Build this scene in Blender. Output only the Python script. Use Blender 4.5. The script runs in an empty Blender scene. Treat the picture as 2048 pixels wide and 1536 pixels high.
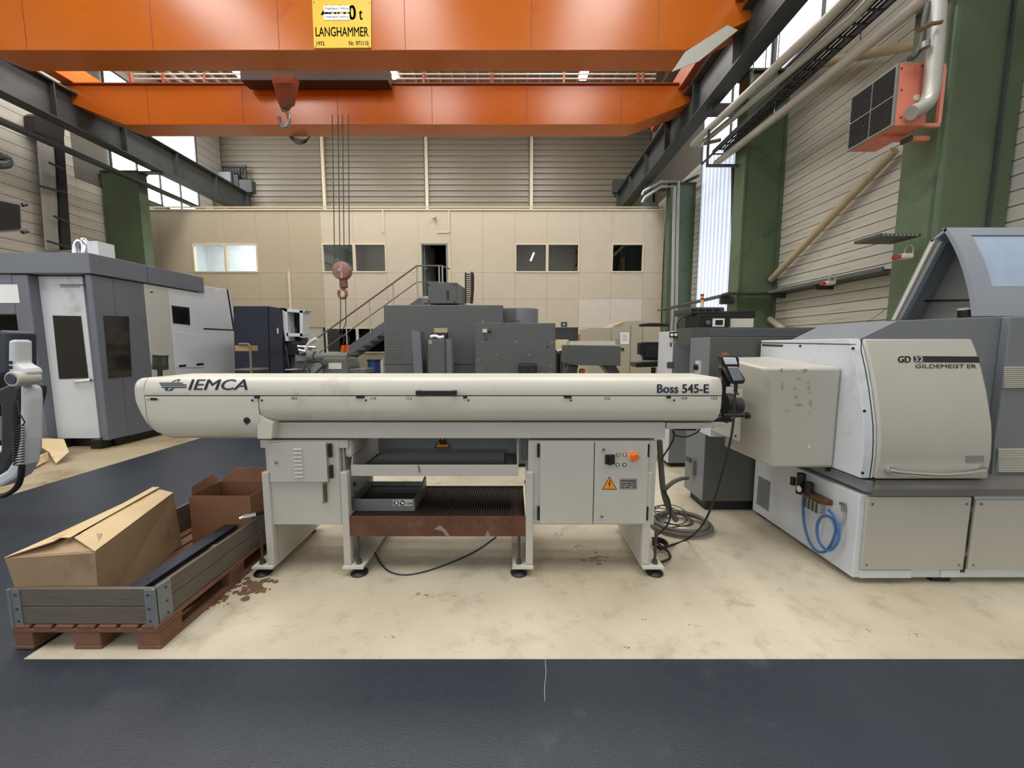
import bpy, bmesh, math, random
from mathutils import Vector, Matrix
random.seed(7)
SC = bpy.context.scene
COL = SC.collection
R = math.radians
# ------------------------------------------------------------------ camera
F, CX, CY, H, PITCH = 770.0, 1024.0, 768.0, 1.55, R(5.8)
CP, SP = math.cos(PITCH), math.sin(PITCH)
cd = bpy.data.cameras.new('camera'); cam = bpy.data.objects.new('camera', cd); COL.objects.link(cam)
cd.sensor_width = 36; cd.lens = 36 * F / 2048.0; cd.clip_end = 200; cd.clip_start = 0.05
cam.location = (0, 0, H); cam.rotation_euler = (R(90) - PITCH, 0, 0)
SC.camera = cam
SC.view_settings.view_transform = 'Standard'; SC.view_settings.look = 'None'
SC.view_settings.gamma = 1; SC.view_settings.use_curve_mapping = False
SC.view_settings.exposure = -0.55
# ------------------------------------------------------------------ world and light
wd = bpy.data.worlds.new('world'); SC.world = wd; wd.use_nodes = True
bg = wd.node_tree.nodes['Background']; bg.inputs[0].default_value = (0.75, 0.87, 1.0, 1); bg.inputs[1].default_value = 1.0
def area(loc, rot, sx, sy, power, col=(1, 1, 1)):
    l = bpy.data.lights.new('area_light', 'AREA'); l.shape = 'RECTANGLE'; l.size = sx; l.size_y = sy
    l.energy = power; l.color = col
    o = bpy.data.objects.new('area_light', l); COL.objects.link(o); o.location = loc; o.rotation_euler = rot
    return o
COOL, WARM = (0.88, 0.94, 1.0), (1.0, 0.95, 0.86)
# roof lights added as overhead fill (panes are built further down at the same places)
ROOF_FILL = [(-10, 12.2, 1.6, 5.6), (-4.5, 12.2, 1.6, 5.6), (1.5, 12.2, 1.6, 5.6), (-9.0, 2.0, 1.8, 9), (-3.2, 1.5, 1.8, 9), (2.6, 1.5, 1.8, 9)]
for (sx_, sy_, w_, l_) in ROOF_FILL:
    area((sx_, sy_, 11.9), (0, 0, 0), w_, l_, 860, (1.0, 0.97, 0.92))
# added fill at invented rear and left windows; right one follows the ribbon window
area((-3.5, -6.8, 4.6), (R(90), 0, 0), 15, 3.2, 230, COOL)
area((6.5, -1.5, 9.1), (R(90), 0, R(90)), 7, 1.2, 120, COOL)
area((-13.9, -1.5, 5.5), (R(90), 0, R(-90)), 7.0, 3.0, 330, COOL)

# ------------------------------------------------------------------ pixel -> world
def ray(px, py):
    x = (px - CX) / F; v = -(py - CY) / F
    return Vector((x, CP + SP * v, -SP + CP * v))
def W(px, py, Y):
    d = ray(px, py); t = Y / d.y; return Vector((t * d.x, Y, H + t * d.z))
def G(px, py, z=0.0):
    d = ray(px, py); t = (z - H) / d.z; return Vector((t * d.x, t * d.y, z))
def S(px, py, X):
    d = ray(px, py); t = X / d.x; return Vector((X, t * d.y, H + t * d.z))
def XX(px, Y, z=1.3):
    return (px - CX) / F * (Y * CP - (z - H) * SP)
def ZZ(py, Y): return W(CX, py, Y).z
def RC(px0, py0, px1, py1, Y):
    a = W(px0, (py0 + py1) / 2, Y); b = W(px1, (py0 + py1) / 2, Y)
    return a.x, b.x, ZZ(py1, Y), ZZ(py0, Y)

# ------------------------------------------------------------------ materials
def lin(c):
    return tuple(((v / 255) / 12.92 if v / 255 <= 0.04045 else ((v / 255 + 0.055) / 1.055) ** 2.4) for v in c) + (1.0,)
MATS = {}
def mat(name, rgb, rough=0.5, metal=0.0, var=0.06, scale=3.0, bump=0.0, bscale=120.0, dirt=None, damt=0.5, dscale=2.0, emis=0.0, stretch=None, spec=0.5):
    if name in MATS: return MATS[name]
    m = bpy.data.materials.new(name); m.use_nodes = True; nt = m.node_tree; N = nt.nodes; L = nt.links
    b = N['Principled BSDF']; c = lin(rgb)
    b.inputs['Roughness'].default_value = rough; b.inputs['Metallic'].default_value = metal
    b.inputs['Specular IOR Level'].default_value = spec
    tc = N.new('ShaderNodeTexCoord'); mp = N.new('ShaderNodeMapping'); L.new(tc.outputs['Object'], mp.inputs[0])
    if stretch: mp.inputs['Scale'].default_value = stretch
    no = N.new('ShaderNodeTexNoise'); no.inputs['Scale'].default_value = scale; no.inputs['Detail'].default_value = 5
    L.new(mp.outputs[0], no.inputs['Vector'])
    mx = N.new('ShaderNodeMix'); mx.data_type = 'RGBA'
    mx.inputs[6].default_value = tuple(max(0, v * (1 - var * 2.2)) for v in c[:3]) + (1,)
    mx.inputs[7].default_value = tuple(min(1, v * (1 + var * 2.0)) for v in c[:3]) + (1,)
    L.new(no.outputs[0], mx.inputs[0]); out = mx.outputs[2]
    if dirt:
        n2 = N.new('ShaderNodeTexNoise'); n2.inputs['Scale'].default_value = dscale; n2.inputs['Detail'].default_value = 9
        n2.inputs['Roughness'].default_value = 0.7; L.new(mp.outputs[0], n2.inputs['Vector'])
        cr = N.new('ShaderNodeValToRGB'); cr.color_ramp.elements[0].position = 0.62 - damt * 0.2; cr.color_ramp.elements[1].position = 0.78 - damt * 0.15
        L.new(n2.outputs[0], cr.inputs[0])
        m2 = N.new('ShaderNodeMix'); m2.data_type = 'RGBA'; L.new(cr.outputs[0], m2.inputs[0]); L.new(out, m2.inputs[6]); m2.inputs[7].default_value = lin(dirt)
        out = m2.outputs[2]
    L.new(out, b.inputs['Base Color'])
    if bump:
        n3 = N.new('ShaderNodeTexNoise'); n3.inputs['Scale'].default_value = bscale; n3.inputs['Detail'].default_value = 3
        L.new(mp.outputs[0], n3.inputs['Vector'])
        bp = N.new('ShaderNodeBump'); bp.inputs['Strength'].default_value = bump; bp.inputs['Distance'].default_value = 0.004
        L.new(n3.outputs[0], bp.inputs['Height']); L.new(bp.outputs[0], b.inputs['Normal'])
    if emis:
        b.inputs['Emission Color'].default_value = c; b.inputs['Emission Strength'].default_value = emis
    MATS[name] = m; return m
WHITE = mat('cream_white_paint', (206, 202, 190), 0.38, bump=0.08, dirt=(176, 168, 150), damt=0.15, dscale=2.5, var=0.03)
WGREY = mat('warm_grey_white_paint', (188, 186, 178), 0.45, bump=0.1, var=0.03)
LWHITE = mat('cool_white_paint', (205, 209, 214), 0.42, bump=0.1, var=0.04, dirt=(168, 166, 160), damt=0.2)
DOORP = mat('beige_grey_door_paint', (178, 175, 165), 0.4, bump=0.12, var=0.03)
GREYP = mat('mid_grey_paint', (120, 124, 129), 0.42, bump=0.12, var=0.05)
DGREY = mat('dark_grey_paint', (84, 87, 86), 0.45, bump=0.1, var=0.05)
OGREY = mat('olive_grey_paint', (82, 83, 78), 0.5, bump=0.1, var=0.05)
BGREY = mat('blue_grey_paint', (104, 108, 117), 0.5, bump=0.12, var=0.06, dirt=(84, 86, 92), damt=0.2)
NAVY = mat('navy_paint', (38, 42, 56), 0.45, var=0.08)
BLACK = mat('black_plastic', (22, 22, 24), 0.45, var=0.1)
RUBBER = mat('black_rubber', (30, 30, 30), 0.6, var=0.1)
DARK = mat('dark_interior', (16, 16, 17), 0.7)
STEEL = mat('brushed_steel', (150, 150, 148), 0.35, 0.9, var=0.1, dirt=(90, 86, 80), damt=0.2)
CHROME = mat('chrome', (205, 205, 205), 0.15, 1.0, var=0.02)
GALV = mat('galvanised_steel', (142, 148, 146), 0.45, 0.55, var=0.14, scale=6)
ORANGE = mat('orange_crane_paint', (190, 98, 26), 0.26, var=0.05, scale=1.2, bump=0.1, dirt=(176, 76, 30), damt=0.15, dscale=1.2)
ORANGED = mat('dark_orange_paint', (140, 66, 34), 0.5, var=0.08)
REDP = mat('salmon_red_paint', (218, 126, 104), 0.45, var=0.06, dirt=(150, 74, 50), damt=0.2)
YELLOW = mat('yellow_sign', (232, 196, 66), 0.4, var=0.03)
GREEN = mat('green_column_paint', (86, 103, 78), 0.4, bump=0.15, var=0.08, dirt=(60, 72, 62), damt=0.3)
BEAMD = mat('dark_beam_paint', (62, 66, 66), 0.5, var=0.1, dirt=(40, 40, 40), damt=0.4)
CLAD = mat('pale_cladding', (192, 189, 178), 0.4, var=0.07, dirt=(158, 142, 112), damt=0.3, dscale=1.2, stretch=(1, 0.4, 6), scale=2)
CLADF = mat('far_cladding', (142, 136, 122), 0.4, 0.0, var=0.08, stretch=(0.4, 1, 6), scale=2)
BEIGE = mat('beige_wall_panel', (204, 194, 174), 0.6, var=0.03)
BEIGE2 = mat('white_wall_panel', (216, 210, 198), 0.6, var=0.03)
BEIGE3 = mat('tan_wall_panel', (186, 174, 150), 0.6, var=0.03)
BEIGET = mat('beige_trim', (222, 210, 184), 0.5, var=0.02)
CARD = mat('cardboard', (164, 138, 108), 0.8, var=0.08, scale=5, dirt=(138, 104, 74), damt=0.3, dscale=3)
CARDT = mat('cardboard_top', (206, 182, 142), 0.75, var=0.08, scale=5, dirt=(166, 132, 90), damt=0.35, dscale=5)
CARDR = mat('red_brown_cardboard', (132, 92, 66), 0.8, var=0.08)
WOODG = mat('weathered_wood', (106, 98, 88), 0.8, var=0.24, scale=3, stretch=(1.2, 1.2, 16), dirt=(70, 60, 54), damt=0.5, dscale=3)
WOODR = mat('red_brown_wood', (118, 82, 62), 0.8, var=0.15, scale=4, dirt=(84, 52, 40), damt=0.4, dscale=4)
RUST = mat('rusty_steel', (98, 62, 42), 0.75, var=0.28, scale=9, dirt=(104, 92, 80), damt=0.4, dscale=5, bump=0.3)
RUSTD = mat('dark_rusty_mesh', (62, 46, 40), 0.7, var=0.15)
BLUELET = mat('navy_lettering', (28, 42, 66), 0.5)
BLACKLET = mat('black_lettering', (20, 20, 22), 0.5)
WHITELET = mat('white_lettering', (235, 235, 235), 0.5)
ORLET = mat('warning_orange', (236, 150, 40), 0.45, var=0.02)
EORANGE = mat('orange_button', (228, 104, 34), 0.35, var=0.03)
EGREEN = mat('green_button', (30, 96, 62), 0.35)
REDB = mat('red_button', (176, 52, 34), 0.4)
HOSEB = mat('blue_hose', (62, 104, 160), 0.35)
CABLEB = mat('blue_black_cable', (40, 52, 62), 0.4)
HOSEG = mat('grey_hose', (96, 92, 84), 0.6, bump=0.2)
WPIPE = mat('white_pipe', (178, 176, 170), 0.36, 0.35, var=0.06, dirt=(160, 150, 132), damt=0.2)
FOIL = mat('silver_duct', (205, 205, 208), 0.2, 0.95, var=0.05)
PLATE = mat('grey_nameplate', (150, 150, 148), 0.4, 0.3)
GREENL = mat('green_lens', (44, 60, 44), 0.25)
BLUEBAG = mat('blue_bag', (40, 62, 112), 0.3, var=0.15)
OLIVEM = mat('worn_machine_paint', (92, 96, 88), 0.5, var=0.15, dirt=(58, 52, 44), damt=0.4, dscale=6)
SILVER = mat('silver_hood_paint', (150, 156, 166), 0.35, 0.25, var=0.06)
def emit_mat(name, rgb, s, wave=False):
    m = bpy.data.materials.new(name); m.use_nodes = True; nt = m.node_tree; b = nt.nodes['Principled BSDF']
    b.inputs['Base Color'].default_value = lin((200, 205, 210)); b.inputs['Emission Color'].default_value = lin(rgb); b.inputs['Emission Strength'].default_value = s
    return m
GLOW = emit_mat('daylight_glazing', (250, 252, 255), 2.4)
GLOWH = emit_mat('bright_daylight_glazing', (250, 252, 255), 9.0)
GLOWC = emit_mat('pale_glazing', (236, 243, 255), 1.15)
GLOWB = emit_mat('bluish_glazing', (186, 206, 236), 0.9)
LAMP = emit_mat('lamp_diffuser', (250, 252, 255), 6.0)
SCR = emit_mat('display', (150, 160, 165), 0.3)
def glass(name, tint, alpha, rough=0.03):
    m = bpy.data.materials.new(name); m.use_nodes = True; nt = m.node_tree; N = nt.nodes; L = nt.links
    out = [n for n in N if n.type == 'OUTPUT_MATERIAL'][0]; N.remove(N['Principled BSDF'])
    t = N.new('ShaderNodeBsdfTransparent'); t.inputs[0].default_value = lin(tint)
    g = N.new('ShaderNodeBsdfGlossy'); g.inputs['Roughness'].default_value = rough
    mx = N.new('ShaderNodeMixShader'); mx.inputs[0].default_value = alpha
    L.new(t.outputs[0], mx.inputs[1]); L.new(g.outputs[0], mx.inputs[2]); L.new(mx.outputs[0], out.inputs[0]); return m
PANE = glass('window_glass', (225, 228, 228), 0.14)
PANED = glass('dark_glass', (70, 66, 60), 0.1)
HOODG = mat('frosted_hood_glazing', (170, 188, 214), 0.25, 0.2, var=0.08, scale=5)
def floor_mat():
    m = bpy.data.materials.new('cream_floor'); m.use_nodes = True; nt = m.node_tree; N = nt.nodes; L = nt.links; b = N['Principled BSDF']
    tc = N.new('ShaderNodeTexCoord'); src = tc.outputs['Object']
    def noise(s, d=8, r=0.6, st=None):
        n = N.new('ShaderNodeTexNoise'); n.inputs['Scale'].default_value = s; n.inputs['Detail'].default_value = d; n.inputs['Roughness'].default_value = r
        if st:
            mp = N.new('ShaderNodeMapping'); mp.inputs['Scale'].default_value = st; mp.inputs['Rotation'].default_value = (0, 0, 0.4); L.new(src, mp.inputs[0]); L.new(mp.outputs[0], n.inputs['Vector'])
        else: L.new(src, n.inputs['Vector'])
        return n.outputs[0]
    def ramp(x, a, c):
        r = N.new('ShaderNodeValToRGB'); r.color_ramp.elements[0].position = a; r.color_ramp.elements[1].position = c; L.new(x, r.inputs[0]); return r.outputs[0]
    def mix(f, a, c, k=1.0):
        mx = N.new('ShaderNodeMix'); mx.data_type = 'RGBA'
        if k != 1.0:
            mu = N.new('ShaderNodeMath'); mu.operation = 'MULTIPLY'; mu.inputs[1].default_value = k; L.new(f, mu.inputs[0]); f = mu.outputs[0]
        L.new(f, mx.inputs[0])
        for i, v in ((6, a), (7, c)):
            if isinstance(v, tuple): mx.inputs[i].default_value = v
            else: L.new(v, mx.inputs[i])
        return mx.outputs[2]
    o = mix(ramp(noise(0.9), 0.35, 0.7), lin((204, 195, 174)), lin((182, 170, 146)))
    o = mix(ramp(noise(5.5, 10, 0.75), 0.52, 0.72), o, lin((134, 118, 94)), 0.6)
    o = mix(ramp(noise(30, 8, 0.85), 0.6, 0.68), o, lin((96, 82, 66)), 0.75)
    o = mix(ramp(noise(3, 9, 0.8, (1, 9, 1)), 0.62, 0.7), o, lin((128, 114, 92)), 0.5)
    L.new(o, b.inputs['Base Color']); b.inputs['Roughness'].default_value = 0.42
    bp = N.new('ShaderNodeBump'); bp.inputs['Strength'].default_value = 0.15; bp.inputs['Distance'].default_value = 0.003
    L.new(noise(60), bp.inputs['Height']); L.new(bp.outputs[0], b.inputs['Normal']); return m
CREAM = floor_mat()
DARKF = mat('dark_blue_floor', (45, 51, 60), 0.33, var=0.1, scale=1.5, bump=0.5, bscale=160, dirt=(72, 76, 80), damt=0.12, dscale=3)

# ------------------------------------------------------------------ builders
BASE = {}
class MB:
    def __init__(s): s.v = []; s.f = []
    def add(s, vs, fs):
        k = len(s.v); s.v += [Vector(v) for v in vs]; s.f += [tuple(i + k for i in f) for f in fs]; return s
    def box(s, x0, x1, y0, y1, z0, z1):
        return s.add([(x0,y0,z0),(x1,y0,z0),(x1,y1,z0),(x0,y1,z0),(x0,y0,z1),(x1,y0,z1),(x1,y1,z1),(x0,y1,z1)],
                     [(0,3,2,1),(4,5,6,7),(0,1,5,4),(1,2,6,5),(2,3,7,6),(3,0,4,7)])
    def prism(s, pts, d):
        n = len(pts); d = Vector(d); pts = [Vector(p) for p in pts]
        return s.add(pts + [p + d for p in pts], [tuple(range(n)), tuple(range(2 * n - 1, n - 1, -1))] + [(i, (i + 1) % n, (i + 1) % n + n, i + n) for i in range(n)])
    def px(s, pts, Y, d):            # outline standing in the plane y = Y, given real depth d
        return s.prism([W(a, b, Y) for a, b in pts], (0, d, 0))
    def sx(s, pts, X, d):            # outline lying in the plane x = X, thickness d along x
        return s.prism([S(a, b, X) for a, b in pts], (d, 0, 0))
    def rp(s, px0, py0, px1, py1, Y, d):
        x0, x1, z0, z1 = RC(px0, py0, px1, py1, Y); return s.box(x0, x1, Y, Y + d, z0, z1)
    def loft(s, secs, cap=True):
        n = len(secs[0]); vs = [p for q in secs for p in q]; fs = []
        for k in range(len(secs) - 1):
            for i in range(n): fs.append((k*n+i, k*n+(i+1)%n, (k+1)*n+(i+1)%n, (k+1)*n+i))
        if cap: fs += [tuple(range(n)), tuple(range(len(vs) - 1, len(vs) - n - 1, -1))]
        return s.add(vs, fs)
    def cyl(s, p0, p1, r, n=16, r2=None):
        p0 = Vector(p0); p1 = Vector(p1); a = (p1 - p0).normalized(); r2 = r if r2 is None else r2
        u = a.orthogonal().normalized(); w = a.cross(u)
        ring = lambda p, q: [p + (u * math.cos(2*math.pi*i/n) + w * math.sin(2*math.pi*i/n)) * q for i in range(n)]
        return s.loft([ring(p0, r), ring(p1, r2)])
    def tube(s, pts, r, n=8, sm=0, closed=False):
        pts = [Vector(p) for p in pts]
        if sm:
            q = []
            m = len(pts)
            for i in range(m if closed else m - 1):
                p0 = pts[(i-1) % m] if closed else pts[max(i-1, 0)]; p1 = pts[i]; p2 = pts[(i+1) % m]; p3 = pts[(i+2) % m] if closed else pts[min(i+2, m-1)]
                for k in range(sm):
                    t = k / sm
                    q.append(0.5 * ((2*p1) + (p2-p0)*t + (2*p0-5*p1+4*p2-p3)*t*t + (3*p1-p0-3*p2+p3)*t**3))
            if not closed: q.append(pts[-1])
            pts = q
        secs = []; u = None
        for i, p in enumerate(pts):
            a = (pts[min(i+1, len(pts)-1)] - pts[max(i-1, 0)])
            a = a.normalized() if a.length > 1e-9 else Vector((0, 0, 1))
            u = a.orthogonal().normalized() if u is None else (u - a * u.dot(a)).normalized()
            w = a.cross(u)
            secs.append([p + (u * math.cos(2*math.pi*j/n) + w * math.sin(2*math.pi*j/n)) * r for j in range(n)])
        return s.loft(secs)
    def turn(s, prof, c, axis='z', n=24):     # profile of (radius, height) turned about an axis
        secs = []; c = Vector(c)
        for r, h in prof:
            q = []
            for i in range(n):
                a = 2*math.pi*i/n; x, y = r*math.cos(a), r*math.sin(a)
                q.append(c + Vector({'z': (x, y, h), 'y': (x, h, y), 'x': (h, x, y)}[axis]))
            secs.append(q)
        return s.loft(secs)
    def build(s, name, m, parent=None, bevel=0.0, smooth=False, label=None, kind=None):
        me = bpy.data.meshes.new(name)
        if parent is not None and parent in BASE: b = BASE[parent]
        else:
            xs = [v.x for v in s.v]; ys = [v.y for v in s.v]; zs = [v.z for v in s.v]
            b = Vector(((min(xs)+max(xs))/2, (min(ys)+max(ys))/2, min(zs)))
        me.from_pydata([tuple(v - b) for v in s.v], [], s.f)
        bm = bmesh.new(); bm.from_mesh(me); bmesh.ops.recalc_face_normals(bm, faces=bm.faces); bm.to_mesh(me); bm.free()
        me.materials.append(m)
        o = bpy.data.objects.new(name, me); COL.objects.link(o)
        if parent is not None: o.parent = parent
        else: o.location = b
        BASE[o] = b
        if smooth: me.shade_smooth() if hasattr(me, 'shade_smooth') else None
        if bevel:
            md = o.modifiers.new('bevel', 'BEVEL'); md.width = bevel; md.segments = 2; md.limit_method = 'ANGLE'; md.angle_limit = R(40)
        if smooth:
            me.set_sharp_from_angle(angle=R(38))
        if label: o['label'] = label
        if kind: o['kind'] = kind
        return o
def thing(name, label, cat, loc, group=None):
    o = bpy.data.objects.new(name, None); COL.objects.link(o); o.location = loc; o.empty_display_size = 0.2
    BASE[o] = Vector(loc); o['label'] = label; o['category'] = cat
    if group: o['group'] = group
    return o
def tag(o, label, cat, group=None):
    o['label'] = label; o['category'] = cat
    if group: o['group'] = group
    return o
def dup(o, off, parent='same', label=None):
    c = o.copy(); COL.objects.link(c); c.location = Vector(o.location) + Vector(off)
    BASE[c] = BASE[o] + Vector(off)
    for ch in [q for q in o.children]:
        g = ch.copy(); COL.objects.link(g); g.parent = c; BASE[g] = BASE[c]
        for h in ch.children:
            k = h.copy(); COL.objects.link(k); k.parent = g
    if label: c['label'] = label
    return c
B = lambda: MB()
def text(s, name, m, parent, fn, w, h, bold=0.02, shear=0.0, thick=0.002, cut=0):
    cu = bpy.data.curves.new('t', 'FONT'); cu.body = s; cu.size = 1; cu.shear = shear; cu.resolution_u = 3
    to = bpy.data.objects.new('t', cu); COL.objects.link(to); bpy.context.view_layer.update()
    me = bpy.data.meshes.new_from_object(to.evaluated_get(bpy.context.evaluated_depsgraph_get()))
    bpy.data.objects.remove(to); bpy.data.curves.remove(cu)
    bm = bmesh.new(); bm.from_mesh(me)
    r = bmesh.ops.extrude_face_region(bm, geom=bm.faces[:]); bpy.data.meshes.remove(me)
    for v in r['geom']:
        if isinstance(v, bmesh.types.BMVert): v.co.z += 1.0
    if bold > 0.001:          # thicken the strokes by overlaying shifted copies
        g0 = bm.verts[:] + bm.edges[:] + bm.faces[:]
        for dx, dy in ((bold, 0), (-bold, 0), (bold*.6, bold*.5), (-bold*.6, -bold*.5)):
            q = bmesh.ops.duplicate(bm, geom=g0)
            for v in q['geom']:
                if isinstance(v, bmesh.types.BMVert): v.co.x += dx; v.co.y += dy
    xs = [v.co.x for v in bm.verts]; ys = [v.co.y for v in bm.verts]
    x0, x1, y0, y1 = min(xs), max(xs), min(ys), max(ys)
    sx = w / (x1 - x0); sy = h / (y1 - y0)
    base = BASE[parent]
    if cut:
        bmesh.ops.triangulate(bm, faces=bm.faces[:])
        for k in range(1, cut):
            bmesh.ops.bisect_plane(bm, geom=bm.verts[:] + bm.edges[:] + bm.faces[:], plane_co=(0, y0 + (y1-y0)*k/cut, 0), plane_no=(0, 1, 0))
    for v in bm.verts:
        d = thick if v.co.z > 0.5 else 0.0
        v.co = Vector(fn((v.co.x - x0) * sx, (v.co.y - y0) * sy, d)) - base
    bmesh.ops.recalc_face_normals(bm, faces=bm.faces)
    me = bpy.data.meshes.new(name); bm.to_mesh(me); bm.free(); me.materials.append(m)
    o = bpy.data.objects.new(name, me); COL.objects.link(o); o.parent = parent; BASE[o] = base
    return o
def text_px(s, name, m, parent, px0, py0, px1, py1, Y, **k):
    x0, x1, z0, z1 = RC(px0, py0, px1, py1, Y)
    return text(s, name, m, parent, lambda u, v, d: (x0 + u, Y - d, z0 + v), x1 - x0, z1 - z0, **k)
def struct(o):
    o['kind'] = 'structure'; return o
def rr(X, y0, y1, z0, z1, rft, rfb, rbt=0.03, rbb=0.03, k=6):
    q = []
    for (cy, cz, ry, rz, a0) in ((y0+rfb[0], z0+rfb[1], rfb[0], rfb[1], 180), (y1-rbb, z0+rbb, rbb, rbb, 270), (y1-rbt, z1-rbt, rbt, rbt, 0), (y0+rft[0], z1-rft[1], rft[0], rft[1], 90)):
        for i in range(k+1):
            a = R(a0 + 90*i/k); q.append(Vector((X, cy + ry*math.cos(a), cz + rz*math.sin(a))))
    return q

# ================================================================== SETTING
XL, XR, YP, YF, ZC = -14.1, 6.75, 15.2, 19.6, 12.1
struct(B().box(XL, XR, -7, YF, -0.2, 0.0).build('floor', DARKF))
fl = bpy.data.objects['floor']
B().prism([(-2.42, 1.76, 0), (XR, 1.76, 0), (XR, YF, 0), (-2.42, YF, 0)], (0, 0, 0.0025)).build('cream_coating', CREAM, fl, label='cream coated floor area with stains and scuffs')
B().prism([(XL, 2.6, 0), (-5.2, 2.6, 0), (-5.2, 12.5, 0), (XL, 12.5, 0)], (0, 0, 0.0025)).build('cream_coating', mat('shaded_dirty_cream_floor', (172, 156, 128), 0.55, var=0.12, scale=1.5, dirt=(128, 108, 82), damt=0.7, dscale=1.5), fl, label='cream coated floor strip under the mill')  # brown tone carries floor dirt plus the mill's shade painted in
def blot(cx, cy, r, n, name, m, squash=0.6):
    b = B()
    for k in range(n):
        x = cx + random.gauss(0, r); y = cy + random.gauss(0, r*squash); q = random.uniform(0.15, 0.5) * r
        pts = []
        for i in range(9):
            a = 2*math.pi*i/9; d = q * random.uniform(0.5, 1.2); pts.append((x + d*math.cos(a), y + d*squash*math.sin(a), 0.0024 + 0.00004 * k))
        b.prism(pts, (0, 0, 0.0008))
    return b.build(name, m, fl, kind='stuff')
STAIN = mat('brown_stain', (112, 88, 66), 0.5, var=0.2, scale=20)
STAIND = mat('dark_oil_stain', (62, 42, 36), 0.4)
p = G(495, 1180); blot(p.x, p.y+.02, 0.06, 60, 'floor_stain', STAIN, 1.0); blot(p.x-.1, p.y-.12, 0.03, 26, 'floor_stain', STAIN)
p = G(1112, 1070); blot(p.x, p.y, 0.022, 9, 'floor_stain', STAIND)
p = G(1155, 1092); blot(p.x, p.y, 0.02, 8, 'floor_stain', STAIND)
p = G(1190, 1120); blot(p.x, p.y, 0.06, 16, 'floor_stain', mat('pale_stain', (150, 132, 106), 0.5))
p = G(850, 1190); blot(p.x, p.y, 0.035, 8, 'floor_stain', mat('grey_stain', (140, 130, 110), 0.5))
for (a, b_) in ((1255,1296),(1740,1262),(1560,1180),(910,1192),(1390,1255),(1285,1240),(780,1275),(1830,1270)):
    p = G(a, b_); blot(p.x, p.y, 0.012, 6, 'floor_stain', STAIN)
b = B(); b.tube([G(1090, 1318, .001), G(1092, 1345, .001), G(1089, 1375, .001), G(1090, 1402, .001)], 0.0012, 5, 4); b.build('floor_crack', WGREY, fl)

# ceiling with purlins and added overhead fill panes
ce = struct(B().box(XL, XR, -7, YF, ZC, ZC + 0.2).build('ceiling', mat('ceiling_sheet', (120, 112, 104), 0.6)))
pur = B().box(-0.05, 0.05, 11.5, YF, ZC - 0.16, ZC)
p0 = None
for i in range(42):
    x = -13.6 + i * 0.49
    if p0 is None:
        p0 = B().box(x-0.05, x+0.05, 11.5, YF, ZC - 0.16, ZC - 0.002).build('purlin', mat('purlin_paint', (150, 128, 112), 0.5), ce)
    else:
        c = p0.copy(); COL.objects.link(c); c.location.x = x + 13.6
for yy in (3.2, 8.0):
    B().box(XL, XR, yy-0.15, yy+0.15, ZC-0.75, ZC-0.17).build('rafter', BEAMD, ce)
for i, (sx_, sy_, w_, l_) in enumerate(ROOF_FILL):
    o = struct(B().box(sx_-w_/2, sx_+w_/2, sy_-l_/2, sy_+l_/2, ZC-0.172, ZC-0.163).build('window_%d' % (20+i), GLOW))  # glowing pane added for overhead fill, numbered among the windows

# side walls: backing plus horizontal cladding boards, bay by bay
def clad_x(wall, X, sgn, y0, y1, z0, z1, pitch, m, th=0.03):
    n = int(round((z1 - z0) / pitch)); first = None
    for k in range(n):
        z = z0 + k * pitch
        if first is None:
            q = B(); e = X; f = X + sgn * th
            pts = [(e, y0, z+0.003), (f, y0, z+0.009), (f, y0, z+pitch-0.009), (e, y0, z+pitch-0.003)]
            q.prism(pts, (0, y1 - y0, 0)); first = q.build('cladding_board', m, wall)
        else:
            c = first.copy(); COL.objects.link(c); c.location.z = first.location.z + k * pitch
JOINT = mat('cladding_joint', (96, 92, 84), 0.7)
wr = struct(B().box(XR, XR+0.2, -7, YF, 0, ZC).build('wall_right', JOINT))
wl = struct(B().box(XL-0.2, XL, -7, YF, 0, ZC).build('wall_left', JOINT))
for (a, c, z0, z1) in ((-7, 5.55, 0, 8.0), (5.55, 9.95, 0, 8.0), (9.95, 11.5, 0, 8.0), (14.35, YF, 0, 8.0), (11.5, 14.35, 0, 2.5)):
    clad_x(wr, XR, -1, a+0.004, c-0.004, z0, z1, 0.2, CLAD)
clad_x(wr, XR, -1, -7, YF, 9.75, 12.0, 0.25, CLAD)
for (a, c) in ((-7, 5.2), (5.2, 9.1), (9.1, 13.0)):
    clad_x(wl, XL, 1, a+0.004, c-0.004, 0, 11.9, 0.3, CLAD)
clad_x(wl, XL, 1, 13.0, YF, 0, 7.0, 0.3, CLAD); clad_x(wl, XL, 1, 13.0, 18.1, 8.72, 9.42, 0.35, CLAD); clad_x(wl, XL, 1, 13.0, 18.1, 11.1, 12.0, 0.3, CLAD)
clad_x(wl, XL, 1, 18.1, YF, 7.0, 11.9, 0.35, WGREY)
wb = struct(B().box(XL, XR, YF, YF+0.2, 0, ZC).build('wall_back', JOINT))
wf = struct(B().box(XL, XR, -7.2, -7, 0, ZC).build('wall_front', CLAD))
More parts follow.
